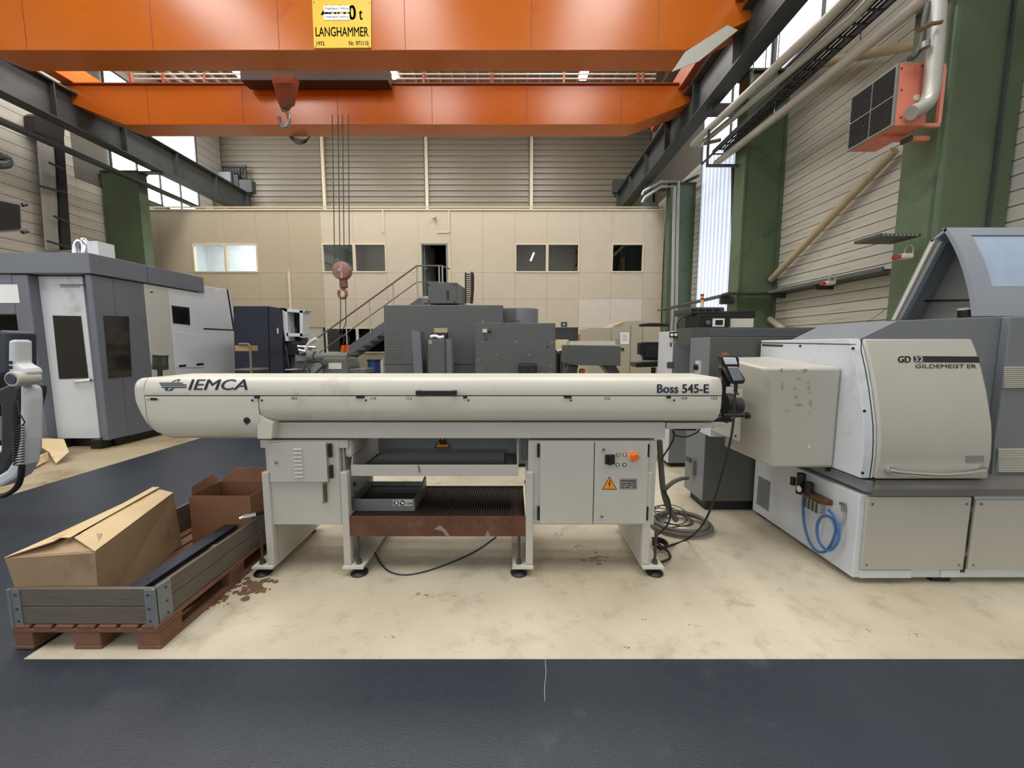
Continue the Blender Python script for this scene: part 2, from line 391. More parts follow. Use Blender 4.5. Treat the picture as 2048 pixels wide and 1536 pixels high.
# far wall: ribbed boards between slim posts
bays = [XL+0.05] + [XX(p_, YF, 7) for p_ in (655, 857, 1062)] + [XR-0.05]
ribm = {}
for i in range(len(bays)-1):
    first = None
    for k in range(25):
        z = 5.2 + k * 0.27
        if first is None:
            a, c = bays[i]+0.05, bays[i+1]-0.05
            q = B().prism([(a, YF, z+0.01), (a, YF-0.05, z+0.05), (a, YF-0.05, z+0.15), (a, YF-0.015, z+0.19), (a, YF-0.015, z+0.25), (a, YF, z+0.262)], (c-a, 0, 0))
            first = q.build('cladding_board', CLADF, wb)
        else:
            c_ = first.copy(); COL.objects.link(c_); c_.location.z = k * 0.27 + first.location.z
for x in bays[1:-1]:
    B().box(x-0.07, x+0.07, YF-0.18, YF-0.052, 0, ZC).build('wall_post', BEIGET, wb)
    B().box(x-0.13, x-0.075, YF-0.12, YF-0.052, 0, ZC).build('wall_post', OLIVEM, wb)

# bright windows and two added fill panes
def glowwin(name, x, y0, y1, z0, z1, n, sgn, m=GLOW):
    o = struct(B().box(min(x, x+sgn*0.03), max(x, x+sgn*0.03), y0, y1, z0, z1).build(name, m))
    fr = B(); e = x + sgn*0.03; g = x + sgn*0.08; e, g = min(e, g), max(e, g)
    for i in range(n+1):
        y = y0 + (y1-y0)*i/n; fr.box(e, g, y-0.03, y+0.03, z0, z1)
    fr.box(e, g, y0, y1, z0-0.03, z0+0.03); fr.box(e, g, y0, y1, z1-0.03, z1+0.03)
    fr.build('window_frame', BEAMD, o)
glowwin('window_1', XL, 14.2, 18.05, 9.42, 11.1, 1, 1, GLOWH)
glowwin('window_2', XL, 14.2, 18.0, 7.1, 8.65, 4, 1, GLOWH)
glowwin('window_3', XR, -5, 10.6, 8.3, 9.5, 10, -1)
glowwin('window_4', XR, 10.7, 14.3, 7.9, 9.6, 2, -1)
o = struct(B().box(-11, 4, -7.0, -6.96, 3.0, 6.2).build('window_5', GLOWC))  # unseen glowing pane added behind the camera as front fill
o = struct(B().box(XL, XL+0.04, -5, 2, 4.0, 7.0).build('window_6', GLOWC))  # unseen glowing pane added on the left wall as side fill
# corrugated translucent sheet window on the right
w7 = struct(B().box(XR-0.02, XR, 11.55, 14.3, 2.55, 7.85).build('window_7', GLOWB))
nr = 22
for k in range(nr):
    y = 11.6 + k * (2.65/nr)
    q = B().prism([(XR-0.02, y, 2.56), (XR-0.06, y+0.03, 2.56), (XR-0.06, y+0.075, 2.56), (XR-0.02, y+0.105, 2.56)], (0, 0, 5.28))
    q.build('corrugation', GLOWC if k % 2 == 0 else GLOWB, w7)

# green steel columns
GRAILS = 'green steel columns along the side walls'
def column(x0, x1, y0, y1, z1, label, name='steel_column'):
    t = thing(name, label, 'column', ((x0+x1)/2, (y0+y1)/2, 0), GRAILS if False else None)
    w = x1 - x0
    B().box(x0, x0+0.04, y0, y1, 0, z1).build('flange', GREEN, t)
    B().box(x1-0.04, x1, y0, y1, 0, z1).build('flange', GREEN, t)
    B().box(x0+0.04, x1-0.04, (y0+y1)/2-0.16, (y0+y1)/2+0.1, 0, z1).build('web', GREEN, t)
    B().box(x0-0.04, x1+0.04, y0-0.02, y1+0.02, z1, z1+0.05).build('cap_plate', BEAMD, t)
    B().box(x0-0.03, x1+0.03, y0-0.03, y1+0.03, 0.003, 0.04).build('base_plate', GREEN, t)
    return t
def boxcol(x0, x1, y0, y1, z1, label):
    t = thing('steel_column', label, 'column', ((x0+x1)/2, (y0+y1)/2, 0))
    B().box(x0, x1, y0, y1, 0.04, z1).build('shaft', GREEN, t, bevel=0.05)
    B().box(x0-0.05, x0-0.002, y0+0.04, y1+0.05, 0.04, z1).build('flange', GREEN, t)
    B().box(x1-0.3, x1-0.26, y0-0.03, y0-0.002, 0.04, z1).build('seam_strip', BEAMD, t)
    B().box(x0-0.04, x1+0.03, y0-0.04, y1+0.06, 0.003, 0.038).build('base_plate', GREEN, t)
    return t
boxcol(5.72, 6.7, 5.4, 5.85, 8.1, 'broad green steel column behind the lathe hood at the right')
column(5.72, 6.7, 9.95, 10.4, 8.1, 'green steel column beside the tall bright corrugated window')
column(5.8, 6.7, 14.7, 15.1, 7.4, 'green steel column at the right end of the beige partition wall')
column(-13.98, -12.75, 13.75, 14.1, 7.4, 'green steel column left of the beige partition wall')
column(-14.05, -13.4, YF-0.75, YF-0.35, 9.0, 'dark green column in the far left corner above the partition')
column(5.8, 6.6, YF-0.75, YF-0.35, 9.0, 'dark column in the far right corner above the partition')

# beige two-storey partition wall built of panels
wp = struct(B().box(XX(285, YP, 5), XX(1325, YP, 5), YP+0.08, YP+0.1, 6.75, 6.8).build('wall_partition', BEIGE3))
ZT = ZZ(421, YP); ZS = ZZ(487, YP); ZA = ZZ(545, YP); ZB_ = ZZ(598, YP); ZD = ZZ(655, YP)
cols = [285, 326] + [390 + 64*k for k in range(0, 15)] + [1325]
wins = {2: 'l', 3: 'l', 6: 'm', 7: 'm', 12: 'd', 13: 'd', 15: 'd'}
def xc(p_): return XX(p_, YP, 4.2)
def wpanel(a, c, z0, z1, m=BEIGE): B().box(a+0.003, c-0.003, YP, YP+0.08, z0+0.003, z1-0.003).build('wall_panel', m, wp)
wn = 30
def pane_window(a, c, z0, z1, pm, name_n):
    t = struct(B().box(a, c, YP-0.02, YP+0.09, z1-0.05, z1).build('window_%d' % name_n, BEIGET))
    B().box(a, c, YP-0.02, YP+0.09, z0, z0+0.05).build('window_sill', BEIGET, t)
    B().box(a, a+0.05, YP-0.02, YP+0.09, z0+0.05, z1-0.05).build('window_frame', BEIGET, t)
    B().box(c-0.05, c, YP-0.02, YP+0.09, z0+0.05, z1-0.05).build('window_frame', BEIGET, t)
    B().box(a+0.05, c-0.05, YP+0.03, YP+0.04, z0+0.05, z1-0.05).build('pane', pm, t)
for i in range(len(cols)-1):
    a, c = xc(cols[i]), xc(cols[i+1]); wm = BEIGE if cols[i] >= 640 else BEIGE3
    lower = BEIGE2 if cols[i] in (1158, 1222) else wm
    if i in wins:
        wpanel(a, c, ZS, ZT, wm); pane_window(a, c, ZA, ZS, PANE, wn); wn += 1
        wpanel(a, c, ZB_, ZA, wm)
    elif cols[i] == 838:
        wpanel(a, c, ZS, ZT, wm)
        dl, dr = xc(846), xc(893); zs = ZZ(592, YP)
        B().box(a+0.006, dl-0.05, YP, YP+0.08, zs, ZS-0.006).build('wall_panel', BEIGET, wp)
        B().box(dr+0.05, c-0.006, YP, YP+0.08, zs, ZS-0.006).build('wall_panel', BEIGET, wp)
        d1 = struct(B().box(dl-0.05, dl, YP-0.04, YP+0.1, zs, ZS).box(dr, dr+0.05, YP-0.04, YP+0.1, zs, ZS).box(dl, dr, YP-0.04, YP+0.1, ZS-0.06, ZS).build('door_1', GALV))
        dlf = B().prism([(dl+0.02, YP+0.1, zs), (dl+0.06, YP+0.1, zs), (dl+0.3, YP+0.95, zs), (dl+0.26, YP+0.95, zs)], (0, 0, 2.0)).build('door_leaf', GALV, d1)
        B().box(dl+0.12, dl+0.16, YP-0.02, YP+0.3, zs+1.0, zs+1.04).build('door_handle', CHROME, dlf)
        wpanel(a, c, ZB_, zs, wm)
    else:
        wpanel(a, c, ZA, ZT, wm); wpanel(a, c, ZB_, ZA, wm)
    wpanel(a, c, ZD, ZB_, lower)
    if cols[i] in (646, 710): pane_window(a, c, ZZ(706, YP), ZD, PANED, wn); wn += 1; wpanel(a, c, 0, ZZ(706, YP), wm)
    elif cols[i] == 1094:
        d2 = struct(B().box(a+0.05, c-0.05, YP+0.02, YP+0.07, 0.01, ZD-0.01).build('door_2', mat('dark_door', (58, 58, 60), 0.4)))
        B().box(a, a+0.048, YP-0.02, YP+0.09, 0, ZD).build('door_frame', BEAMD, d2); B().box(c-0.048, c, YP-0.02, YP+0.09, 0, ZD).build('door_frame', BEAMD, d2)
    elif cols[i] == 582:
        d3 = struct(B().box(a+0.3, c-0.12, YP+0.02, YP+0.07, 0.01, ZD-0.01).build('door_3', WGREY))
        wpanel(a, a+0.25, 0, ZD, wm); B().box(c-0.1, c-0.05, YP-0.02, YP+0.09, 0, ZD).build('door_frame', BEAMD, d3)
        B().box(a+0.25, a+0.295, YP-0.02, YP+0.09, 0, ZD).build('door_frame', BEAMD, d3)
    else: wpanel(a, c, 0, ZD, lower if cols[i] < 1150 else BEIGE2)
B().box(xc(285), xc(1325), YP-0.03, YP+0.1, ZT+0.001, ZT+0.05).build('top_rail', BEIGET, wp)
B().box(xc(285), xc(1325), YP+0.1, YF-0.25, ZT-0.1, ZT).build('roof_slab', BEIGE3, wp)
for q in (770, 900): B().box(xc(q)-0.02, xc(q)+0.02, YP-0.03, YP-0.002, ZZ(465, YP), ZT).build('cover_strip', BEIGET, wp)
B().box(xc(577), xc(581), YP-0.06, YP-0.002, 0.0, ZZ(543, YP)).build('conduit', BEIGET, wp)
B().box(xc(875), xc(899), YP-0.02, YP-0.002, ZZ(465, YP)-0.02, ZZ(465, YP)+0.02).build('cover_strip', BEIGET, wp)
# rooms behind the panes
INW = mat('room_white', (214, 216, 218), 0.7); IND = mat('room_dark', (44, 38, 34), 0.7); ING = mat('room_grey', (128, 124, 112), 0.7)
zf = ZB_ + 0.0
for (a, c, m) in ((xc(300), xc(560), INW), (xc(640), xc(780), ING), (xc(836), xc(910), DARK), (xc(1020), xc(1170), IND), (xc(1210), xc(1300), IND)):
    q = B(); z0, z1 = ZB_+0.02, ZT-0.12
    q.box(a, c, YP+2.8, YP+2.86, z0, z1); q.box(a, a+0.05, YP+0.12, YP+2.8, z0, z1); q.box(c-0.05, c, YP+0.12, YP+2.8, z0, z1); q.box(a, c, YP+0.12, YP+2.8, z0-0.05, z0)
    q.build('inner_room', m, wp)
area((xc(450), YP+1.3, ZT-0.25), (0, 0, 0), 3.0, 1.5, 420, COOL)
area((xc(710), YP+1.3, ZT-0.25), (0, 0, 0), 1.5, 1.5, 60, COOL)  # added light to brighten the grey room, no lamp known there
lt = thing('strip_light', 'fluorescent strip light seen through the dark upper window', 'lamp', (xc(1063), YP+1.6, ZZ(504, YP+1.6)))
B().cyl(W(1068, 505, YP+1.5), W(1061, 522, YP+1.6), 0.035, 10).build('tube', LAMP, lt)
B().box(xc(470), xc(505), YP+2.7, YP+2.79, ZZ(525, YP), ZZ(500, YP)).build('wall_niche', ING, wp)
# emergency sign and red cabinet sign on the partition
sg = tag(B().rp(1122, 644, 1134, 653, YP-0.03, 0.026).build('safety_sign', mat('dark_green_sign', (34, 66, 62), 0.4)), 'small dark green first aid sign above the dark ground floor door', 'sign')
sx_, sX, sz, sZ = RC(1125.5, 646, 1130.5, 651, YP-0.035); mx_ = (sx_+sX)/2; mz = (sz+sZ)/2
B().box(mx_-0.012, mx_+0.012, YP-0.034, YP-0.0302, sz, sZ).box(sx_, mx_-0.0125, YP-0.034, YP-0.0302, mz-0.012, mz+0.012).box(mx_+0.0125, sX, YP-0.034, YP-0.0302, mz-0.012, mz+0.012).build('white_cross', WHITELET, sg)
rs = tag(B().rp(1157, 669, 1172, 681, YP-0.03, 0.026).build('fire_sign', REDB), 'small red fire extinguisher sign on the pale lower panels', 'sign')
B().rp(1159, 673, 1170, 675, YP-0.034, 0.003).build('white_marking', WHITELET, rs); B().turn([(0.04, 0), (0.04, 0.003)], W(1162, 678, YP-0.034), 'y', 12).build('white_marking', WHITELET, rs)

# ================================================================== CRANE
cr = thing('overhead_crane', 'orange double girder overhead crane spanning the hall', 'crane', (-3.6, 10, 7.6))
XA, XB = -12.1, 4.9
def girder(Y0, Y1, px_end):
    xe = XX(px_end, Y0, 7.6); z0, z1 = 7.6, 8.62
    q = B().prism([(XA-0.4, Y0, z1), (XA-0.4, Y0, 8.3), (XA+1.4, Y0, z0), (xe, Y0, z0), (XB-0.3, Y0, 8.05), (XB+0.25, Y0, 8.3), (XB+0.25, Y0, z1)], (0, Y1-Y0, 0))
    o = q.build('girder', ORANGE, cr, bevel=0.01)
    for k in range(6): 
        x = -10 + k*2.6
        B().box(x-0.006, x+0.006, Y0-0.004, Y0-0.001, z0+0.02, z1-0.03).build('weld_seam', ORANGED, o)
    B().box(XA-0.4, XB+0.25, Y0-0.06, Y1+0.06, z1+0.001, z1+0.03).build('top_flange', ORANGED, o)
    return o
YG1, YG2 = 8.6, 11.3
g1 = girder(YG1, YG1+0.62, 1372); g2 = girder(YG2, YG2+0.62, 1265)
for k, x in enumerate((XA, XB)):
    B().box(x-0.17, x+0.17, 7.3, 13.2, 8.66, 9.15).build('end_carriage', ORANGE, cr)
    for y in (7.7, 12.7): B().cyl((x-0.08, y, 8.63), (x+0.08, y, 8.63), 0.16, 20).build('wheel', BEAMD, cr)
B().prism([W(1455, 50, 8.5), W(1370, 104, 8.5), W(1344, 143, 8.5), W(1398, 122, 8.5), W(1476, 60, 8.5)], (0, 0.02, 0)).build('guard_plate', WGREY, cr)
B().box(XA+0.6, XB-0.5, YG2+0.64, YG2+1.1, 8.5, 8.55).build('walkway', ORANGED, cr)
for z in (9.47, 9.6): B().cyl((XA+0.8, YG2+1.08, z), (XX(545, YG2, 9), YG2+1.08, z), 0.02, 8).cyl((XX(770, YG2, 9), YG2+1.08, z), (XB-0.6, YG2+1.08, z), 0.02, 8).build('handrail', WGREY, cr)
k = 0
for pxl in (265, 330, 412, 760+13, 848, 985, 1127, 1275, 1285): 
    x = XX(pxl, YG2+1.08, 9); B().box(x-0.03, x+0.03, YG2+1.05, YG2+1.11, 8.551, 9.64).build('railing_post', ORANGED, cr)
# trolley hoist carriage
B().rp(480, 128, 775, 160, YG2-0.45, 0.38).build('hoist_trolley', mat('dark_trolley', (58, 32, 24), 0.5), cr)
B().px([(540, 150), (588, 150), (578, 200), (556, 200)], YG1+1.5, 0.25).build('hoist_bracket', ORANGED, cr)
# rating plate
sg = B().prism([W(624, 0, YG1-0.03), W(742, -2, YG1-0.03), W(742, 95, YG1-0.03), W(628, 96, YG1-0.03)], (0, 0.025, 0)).build('rating_sign', YELLOW, cr, label='yellow rating plate with black lettering')
YS = YG1 - 0.0305
text_px('LANGHAMMER', 'lettering', BLACKLET, sg, 631, 54, 737, 73, YS, bold=0.012)
text_px('1972', 'lettering', BLACKLET, sg, 633, 83, 649, 91, YS, bold=0.02)
text_px('Nr. 971110', 'lettering', BLACKLET, sg, 698, 82, 737, 91, YS, bold=0.02)
text_px('40/10', 'lettering', BLACKLET, sg, 642, 10, 712, 40, YS, bold=0.03)
text_px('t', 'lettering', BLACKLET, sg, 718, 20, 725, 40, YS, bold=0.03)
for (y0, y1, s) in ((11, 24, 'Tragfähigkeit 17000 kg'), (28, 40, 'Tragfähigkeit 10000 kg')):
    st = B().rp(647, y0, 699, y1, YS-0.008, 0.005).build('sticker', WHITELET, sg); text_px(s, 'small_print', BLACKLET, sg, 649, y0+4, 697, y1-4, YS-0.0085, bold=0.0, thick=0.001)
for (a, c) in ((628, 5), (738, 5), (631, 93), (738, 92)): B().turn([(0.012, 0), (0.012, -0.01)], W(a, c, YS), 'y', 8).build('screw', STEEL, sg)
# orange carriage side plates on the right
B().prism([(XB-0.35, 7.0, 8.5), (XB-0.18, 7.0, 8.5), (XB-0.18, 7.0, 8.95), (XB-0.35, 7.0, 8.95)], (0, 6.4, 0)).build('carriage_plate', ORANGED, cr)
# runway beams
def runway(x, label, side):
    t = thing('runway_beam', label, 'beam', (x, 9, 7.45))
    y1 = 18.6
    B().box(x-0.2, x+0.2, 0.5, y1, 7.45, 7.49).build('bottom_flange', BEAMD, t); B().box(x-0.2, x+0.2, 0.5, y1, 8.36, 8.4).build('top_flange', BEAMD, t)
    B().box(x-0.02, x+0.02, 0.5, y1, 7.491, 8.359).build('web', BEAMD, t); B().box(x-0.04, x+0.04, 0.5, y1, 8.401, 8.46).build('rail', STEEL, t)
    for k in range(10):
        y = 1.5 + k*1.85; B().box(x-0.18, x-0.021, y, y+0.02, 7.491, 8.359).box(x+0.021, x+0.18, y, y+0.02, 7.491, 8.359).build('stiffener', BEAMD, t)
    for y in ((5.6, 10.2, 14.9) if side > 0 else (13.9,)):
        d = 1 if side > 0 else -1; xe = XR-0.05 if side > 0 else XL+0.05
        B().box(min(x, xe), max(x, xe) if side < 0 else 5.71, y-0.12, y+0.12, 7.41 if side < 0 else 7.25, 7.448).build('corbel', BEAMD, t)
    B().box(x-0.28, x+0.28, y1-0.3, y1, 8.47, 9.0).build('buffer', BEAMD, t)
    return t
runway(XB, 'dark steel crane runway beam above the pipes at the right', 1)
runway(XA, 'dark steel crane runway beam along the upper left wall', -1)

# power rail / lower rail with white edge on left
t = tag(B().box(-12.62, -12.42, 3, 18.5, 6.95, 7.05).build('busbar_rail', BEAMD), 'thin dark conductor rail under the left runway beam', 'rail')
# main hook block on ropes
YH = 10.2
hb = thing('hook_block', 'rusty round crane hook block hanging on four ropes', 'hook', W(685, 600, YH))
c0 = W(684.5, 542, YH)
B().turn([(0.0, -0.13), (0.17, -0.13), (0.215, -0.11), (0.23, -0.07), (0.23, 0.07), (0.215, 0.11), (0.17, 0.13), (0.0, 0.13)], c0, 'y', 28).build('sheave_housing', mat('worn_red_grey', (140, 112, 100), 0.5, var=0.2, scale=6, dirt=(150, 60, 44), damt=0.6, dscale=5), hb, smooth=True)
B().turn([(0, -0.16), (0.045, -0.16), (0.05, -0.131)], c0, 'y', 14).build('axle_nut', STEEL, hb)
B().box(c0.x+0.02, c0.x+0.07, YH-0.15, YH-0.131, c0.z-0.2, c0.z+0.17).build('red_strap', REDP, hb)
B().rp(678, 557, 691, 575, YH-0.08, 0.16).build('crosshead', mat('rust_brown', (118, 80, 60), 0.6, var=0.2, scale=8), hb, bevel=0.02)
hk = []
cc = W(685, 587, YH)
for i in range(15):
    a = R(100 - i*23); hk.append(cc + Vector((0.1*math.cos(a), 0, 0.12*math.sin(a))))
B().cyl(W(685, 574, YH), W(685, 580, YH), 0.05, 12).tube(hk, 0.04, 10).build('hook', mat('rust_hook', (140, 100, 76), 0.45, 0.3, var=0.2), hb, smooth=True)
for (a0, a1) in ((664.5, 669.5), (676, 680), (685, 688.5), (696.5, 699)):
    B().cyl(W(a0, 230, YH), W(a1, 535, YH), 0.012, 6).build('wire_rope', BEAMD, hb)
# auxiliary hook
ah = thing('auxiliary_hook', 'smaller steel crane hook close under the orange girder', 'hook', W(568, 250, 10.0))
B().px([(548, 165), (586, 165), (578, 205), (570, 215), (560, 215), (556, 205)], 9.9, 0.16).build('hook_carrier', mat('worn_hook_red', (112, 60, 40), 0.5, var=0.15, scale=8), ah, bevel=0.01)
hk = []; cc = W(568, 237, 10.0)
for i in range(14):
    a = R(110 - i*23); hk.append(cc + Vector((0.12*math.cos(a), 0, 0.2*math.sin(a))))
B().cyl(W(568, 205, 10.0), W(568, 222, 10.0), 0.06, 12).tube(hk, 0.045, 10).build('hook', STEEL, ah, smooth=True)
for k in range(4):
    B().tube([W(565+k*2, 262, 11.97), W(590, 276+k*3, 11.97), W(610, 280+k*2, 11.97), W(628-k*2, 266, 11.97)], 0.012, 6, 5).build('hanging_cable', RUBBER, cr)
# roof lamps
def roof_lamp(px_, py_, Y, w, label):
    c = W(px_, py_, Y); t = thing('high_bay_lamp', label, 'lamp', c)
    B().box(c.x-w, c.x+w, Y-0.25, Y+0.25, c.z, c.z+0.03).build('diffuser', LAMP, t)
    B().box(c.x-w-0.03, c.x+w+0.03, Y-0.28, Y+0.28, c.z+0.031, c.z+0.12).build('housing', WGREY, t)
    B().cyl((c.x, Y, c.z+0.12), (c.x, Y, ZC-0.01), 0.012, 6).build('suspension', STEEL, t)
roof_lamp(475, 146, 14.0, 0.12, 'bright lamp between the girders, left of the aux hook')
roof_lamp(788, 149, 14.0, 0.12, 'bright lamp between the girders, right of the hoist')
roof_lamp(1168, 151, 14.0, 0.12, 'bright lamp between the girders near the right carriage')

# ================================================================== BAR FEEDER
Y0 = 2.40
bf = thing('bar_feeder', 'long cream bar feeder on a cabinet stand in front of the lathe', 'machine', (-0.5, 2.65, 0))
ZSEAM, ZTOP = ZZ(791, Y0), W(CX, 755, 2.45).z
CR = (0.05, ZTOP - ZSEAM - 0.012)
def cov_y(z):
    cz = ZTOP - CR[1]
    if z <= cz: return Y0
    t = min(1, (z - cz) / CR[1]); return Y0 + CR[0] * (1 - math.sqrt(max(0, 1 - t*t)))
tab = []
for i in range(800):
    z = ZSEAM + (ZTOP - ZSEAM) * i / 799; y = cov_y(z)
    dn = y * CP - (z - H) * SP; tab.append((CY - F * ((y*SP + (z-H)*CP) / dn), y, z))
def cov(px, py, d=0.0):
    _, y, z = min(tab, key=lambda e: abs(e[0] - py)); y -= d
    return Vector(((px - CX) / F * (y*CP - (z-H)*SP), y, z))
XLc, XRc = XX(287, Y0), XX(1445, Y0)
def csec(X, top=ZTOP, bot=ZSEAM, y0=Y0, y1=2.86): return rr(X, y0, y1, bot, top, (CR[0], CR[1]), (0.004, 0.004), 0.05, 0.004, 16)
cover = B().loft([csec(XLc), csec(XRc)]).build('top_cover', WHITE, bf, smooth=True)
text(' IEMCA'.strip(), 'lettering', BLUELET, cover, lambda u, v, d: cov(376 + u, 780 - v, d + 0.001), 119, 22, bold=0.014, shear=0.28, cut=14)
text('Boss 545-E', 'lettering', BLUELET, cover, lambda u, v, d: cov(1314 + u, 786 - v, d + 0.001), 104, 18, bold=0.03, cut=12)
for (a, c, r0, r1) in ((319, 366, 765, 767), (321, 373, 768.5, 771), (324, 373, 773, 775.5)):
    B().loft([[cov(a, r1, 0), cov(c, r1, 0), cov(c-1, r0, 0), cov(a-1, r0, 0)], [cov(a, r1, .003), cov(c, r1, .003), cov(c-1, r0, .003), cov(a-1, r0, .003)]]).build('logo_bar', BLUELET, cover)
def arc(pts, w):
    q = []; n = len(pts)
    for i, (a, c, ww) in enumerate(pts): q.append((a - ww, c))
    for (a, c, ww) in reversed(pts): q.append((a + ww, c))
    return q
def logo(pts):
    n = len(pts); b = B(); vs = []
    for (a, c, ww) in pts: vs += [cov(a-ww, c, .0005), cov(a+ww, c, .0005), cov(a-ww, c, .004), cov(a+ww, c, .004)]
    fs = []
    for i in range(n-1):
        k = 4*i; fs += [(k+2, k+3, k+7, k+6), (k, k+2, k+6, k+4), (k+3, k+1, k+5, k+7)]
    return b.add(vs, fs)
logo([(344, 764, 1), (349, 761, 1.5), (356, 758.5, 2), (360, 758, 1.2), (357, 761, 1), (355, 764, 0.8)]).build('logo_swoosh', BLUELET, cover)
logo([(333, 775, 2), (332, 778, 2.5), (334, 781, 4), (339, 781, 4), (343, 778, 2), (347, 775.5, 1)]).build('logo_swoosh', BLUELET, cover)
# centre handle
hx0, hx1, hz0, hz1 = RC(832, 781, 913, 790, Y0-0.03)
B().box(hx0, hx1, Y0-0.045, Y0-0.03, hz0, hz1).box(hx0, hx0+0.03, Y0-0.03, Y0-0.001, hz0, hz1).box(hx1-0.03, hx1, Y0-0.03, Y0-0.001, hz0, hz1).build('handle', BLACK, cover, bevel=0.004)
# lower tube
ZTB = ZZ(845, Y0+0.06)
def tsec(X, b=ZTB, y0=Y0, y1=2.86, rb=(0.12, 0.11)): return rr(X, y0, y1, b, ZSEAM-0.006, (0.004, 0.004), rb, 0.004, 0.1, 8)
xt0, xt1 = XX(516, Y0), XX(1447, Y0)
tube = B().loft([tsec(xt0), tsec(xt1-0.012), tsec(xt1, ZTB+0.015, Y0+0.012, 2.85)]).build('lower_tube', WHITE, bf, smooth=True)
B().box(XLc, xt1-0.02, Y0+0.012, 2.85, ZSEAM-0.0059, ZSEAM-0.0001).build('seam_gap', BLACK, bf)
# left end housing
ZHB = ZZ(878, Y0+0.08)
def hsec(X, top, bot, y0): 
    return rr(X, y0, 2.9, bot, top, (0.004, 0.004), (0.12, 0.15), 0.004, 0.08, 8)
XH1 = XX(540, Y0)
secs = [hsec(XX(288, Y0), ZSEAM-0.006, ZHB+0.03, Y0), hsec(XX(310, Y0), ZSEAM-0.006, ZHB, Y0), hsec(XX(514, Y0), ZSEAM-0.006, ZHB, Y0)]
house = B().loft(secs).build('end_housing', WHITE, bf, smooth=True)
# wedge right of the housing
q = B().prism([W(a, c, Y0+0.003) for a, c in ((514.5, 800), (517, 828), (530, 838), (546, 846), (543, 878), (514.5, 878))], (0, 0.42, 0)); q.build('housing_shoulder', WHITE, bf, bevel=0.01)
def esec(px_, zt, zb, y0): return rr(XX(px_, Y0), y0, 2.9 - (y0-Y0), zb, zt, (CR[0]*0.9, min(CR[1], 0.075)), (0.12, 0.14), 0.09, 0.08, 8)
zt = ZTOP
endc = B().loft([esec(257, zt-0.05, ZZ(822, Y0), Y0+0.06), esec(259, zt-0.03, ZZ(828, Y0), Y0+0.03), esec(264, zt-0.012, ZZ(838, Y0), Y0+0.012), esec(272, zt-0.003, ZZ(852, Y0), Y0+0.003), esec(280, zt, ZZ(866, Y0), Y0), esec(286.5, zt, ZZ(873, Y0), Y0)]).build('end_cap', WHITE, bf, smooth=True)
def fpx(name, m, par, pts, d=0.004, Y=None, **k):
    Y = Y0 if Y is None else Y
    return B().px(pts, Y-d, d+0.0004).build(name, m, par, **k)
def rect(a, b_, c, d): return [(a, b_), (c, b_), (c, d), (a, d)]
def disc(name, m, par, a, b_, r, Y, d=0.006, n=14): 
    return B().turn([(0, -d), (r*0.8, -d), (r, -d*0.6), (r, 0.001)], W(a, b_, Y), 'y', n).build(name, m, par)
fpx('latch_slot', BLACK, house, rect(300, 796, 313, 800.5)); disc('fixing_screw', STEEL, house, 296, 799, 0.004, Y0); disc('fixing_screw', STEEL, house, 316, 799, 0.004, Y0)
disc('cable_port', BLACK, house, 494, 841, 0.021, Y0, 0.004, 20); disc('fixing_screw', BLACK, house, 505, 800.5, 0.007, Y0); disc('fixing_screw', STEEL, house, 493, 849, 0.004, Y0)
for (a, c) in ((508, 518), (712, 728), (926, 934), (1128, 1143), (1334, 1342)):
    fpx('cover_latch', BLACK, tube, rect(a, 791.5, c, 796.5), 0.008)
for a in (524, 732, 937, 1142, 1348): disc('fixing_screw', BLACK, tube, a, 800.5, 0.006, Y0)
for (a, s) in ((583, '10.5'), (741, '11.0'), (813, '11.5'), (1209, '12.5'), (1363, '13.0'), (1423, '13.5')):
    text_px(s, 'scale_mark', BLACKLET, tube, a, 794, a+11, 799, Y0-0.0004, bold=0.01, thick=0.0008)
for a in (309, 373, 484, 595, 706): disc('cover_rivet', WGREY, cover, a, 786, 0.004, Y0)
# beam under the tube
YB = 2.46
bx0, bx1, bz0, bz1 = RC(546, 846, 1331, 877, YB); bz1 = ZTB - 0.002
B().box(bx0, bx1, YB, 2.84, bz0, bz1).build('support_beam', WGREY, bf, bevel=0.006)
# right nose under the tube
B().px([(1333, 846), (1452, 846), (1458, 850), (1445, 853), (1395, 858), (1333, 858)], YB+0.02, 0.34).build('nose_plate', WGREY, bf, bevel=0.004)
B().px([(1415, 845), (1445, 834), (1462, 834), (1466, 843), (1450, 846)], YB+0.06, 0.26).build('nose_bracket', BLACK, bf)
n_ = B().rp(1352, 856, 1392, 861, YB+0.03, 0.06).build('terminal_strip', BLACK, bf)
# end flange and round spindle nose towards the lathe
B().cyl(W(1447, 808, 2.62), W(1462, 808, 2.62), 0.075, 28).build('end_boss', BLACK, bf, smooth=True)
B().cyl((W(1463, 812, 2.62)), (W(1479, 813, 2.62)), 0.062, 28).build('end_boss', RUBBER, bf, smooth=True)
B().cyl(W(1446, 831, 2.5), W(1492, 831, 2.5), 0.013, 14).cyl(W(1492, 831, 2.5), W(1498, 831, 2.5), 0.022, 14).build('guide_rod', BLACK, bf, smooth=True)
B().rp(1448, 762, 1452, 795, 2.46, 0.2).build('end_plate', BLACK, bf)
# stack light
sl = B().cyl(W(320, 759, 2.6), W(320, 738, 2.6), 0.014, 14).build('lamp_stem', BLACK, bf)
B().cyl(W(320.5, 739, 2.6), W(320.5, 728, 2.6), 0.043, 20).build('lamp_base', BLACK, sl, bevel=0.004, smooth=True)
B().cyl(W(320.5, 727.5, 2.6), W(320.5, 713, 2.6), 0.041, 20).build('green_lens', GREENL, sl, smooth=True, label='green lens'); B().cyl(W(320.5, 712.7, 2.6), W(320.5, 709.5, 2.6), 0.043, 20).build('lamp_cap', BLACK, sl, bevel=0.004)
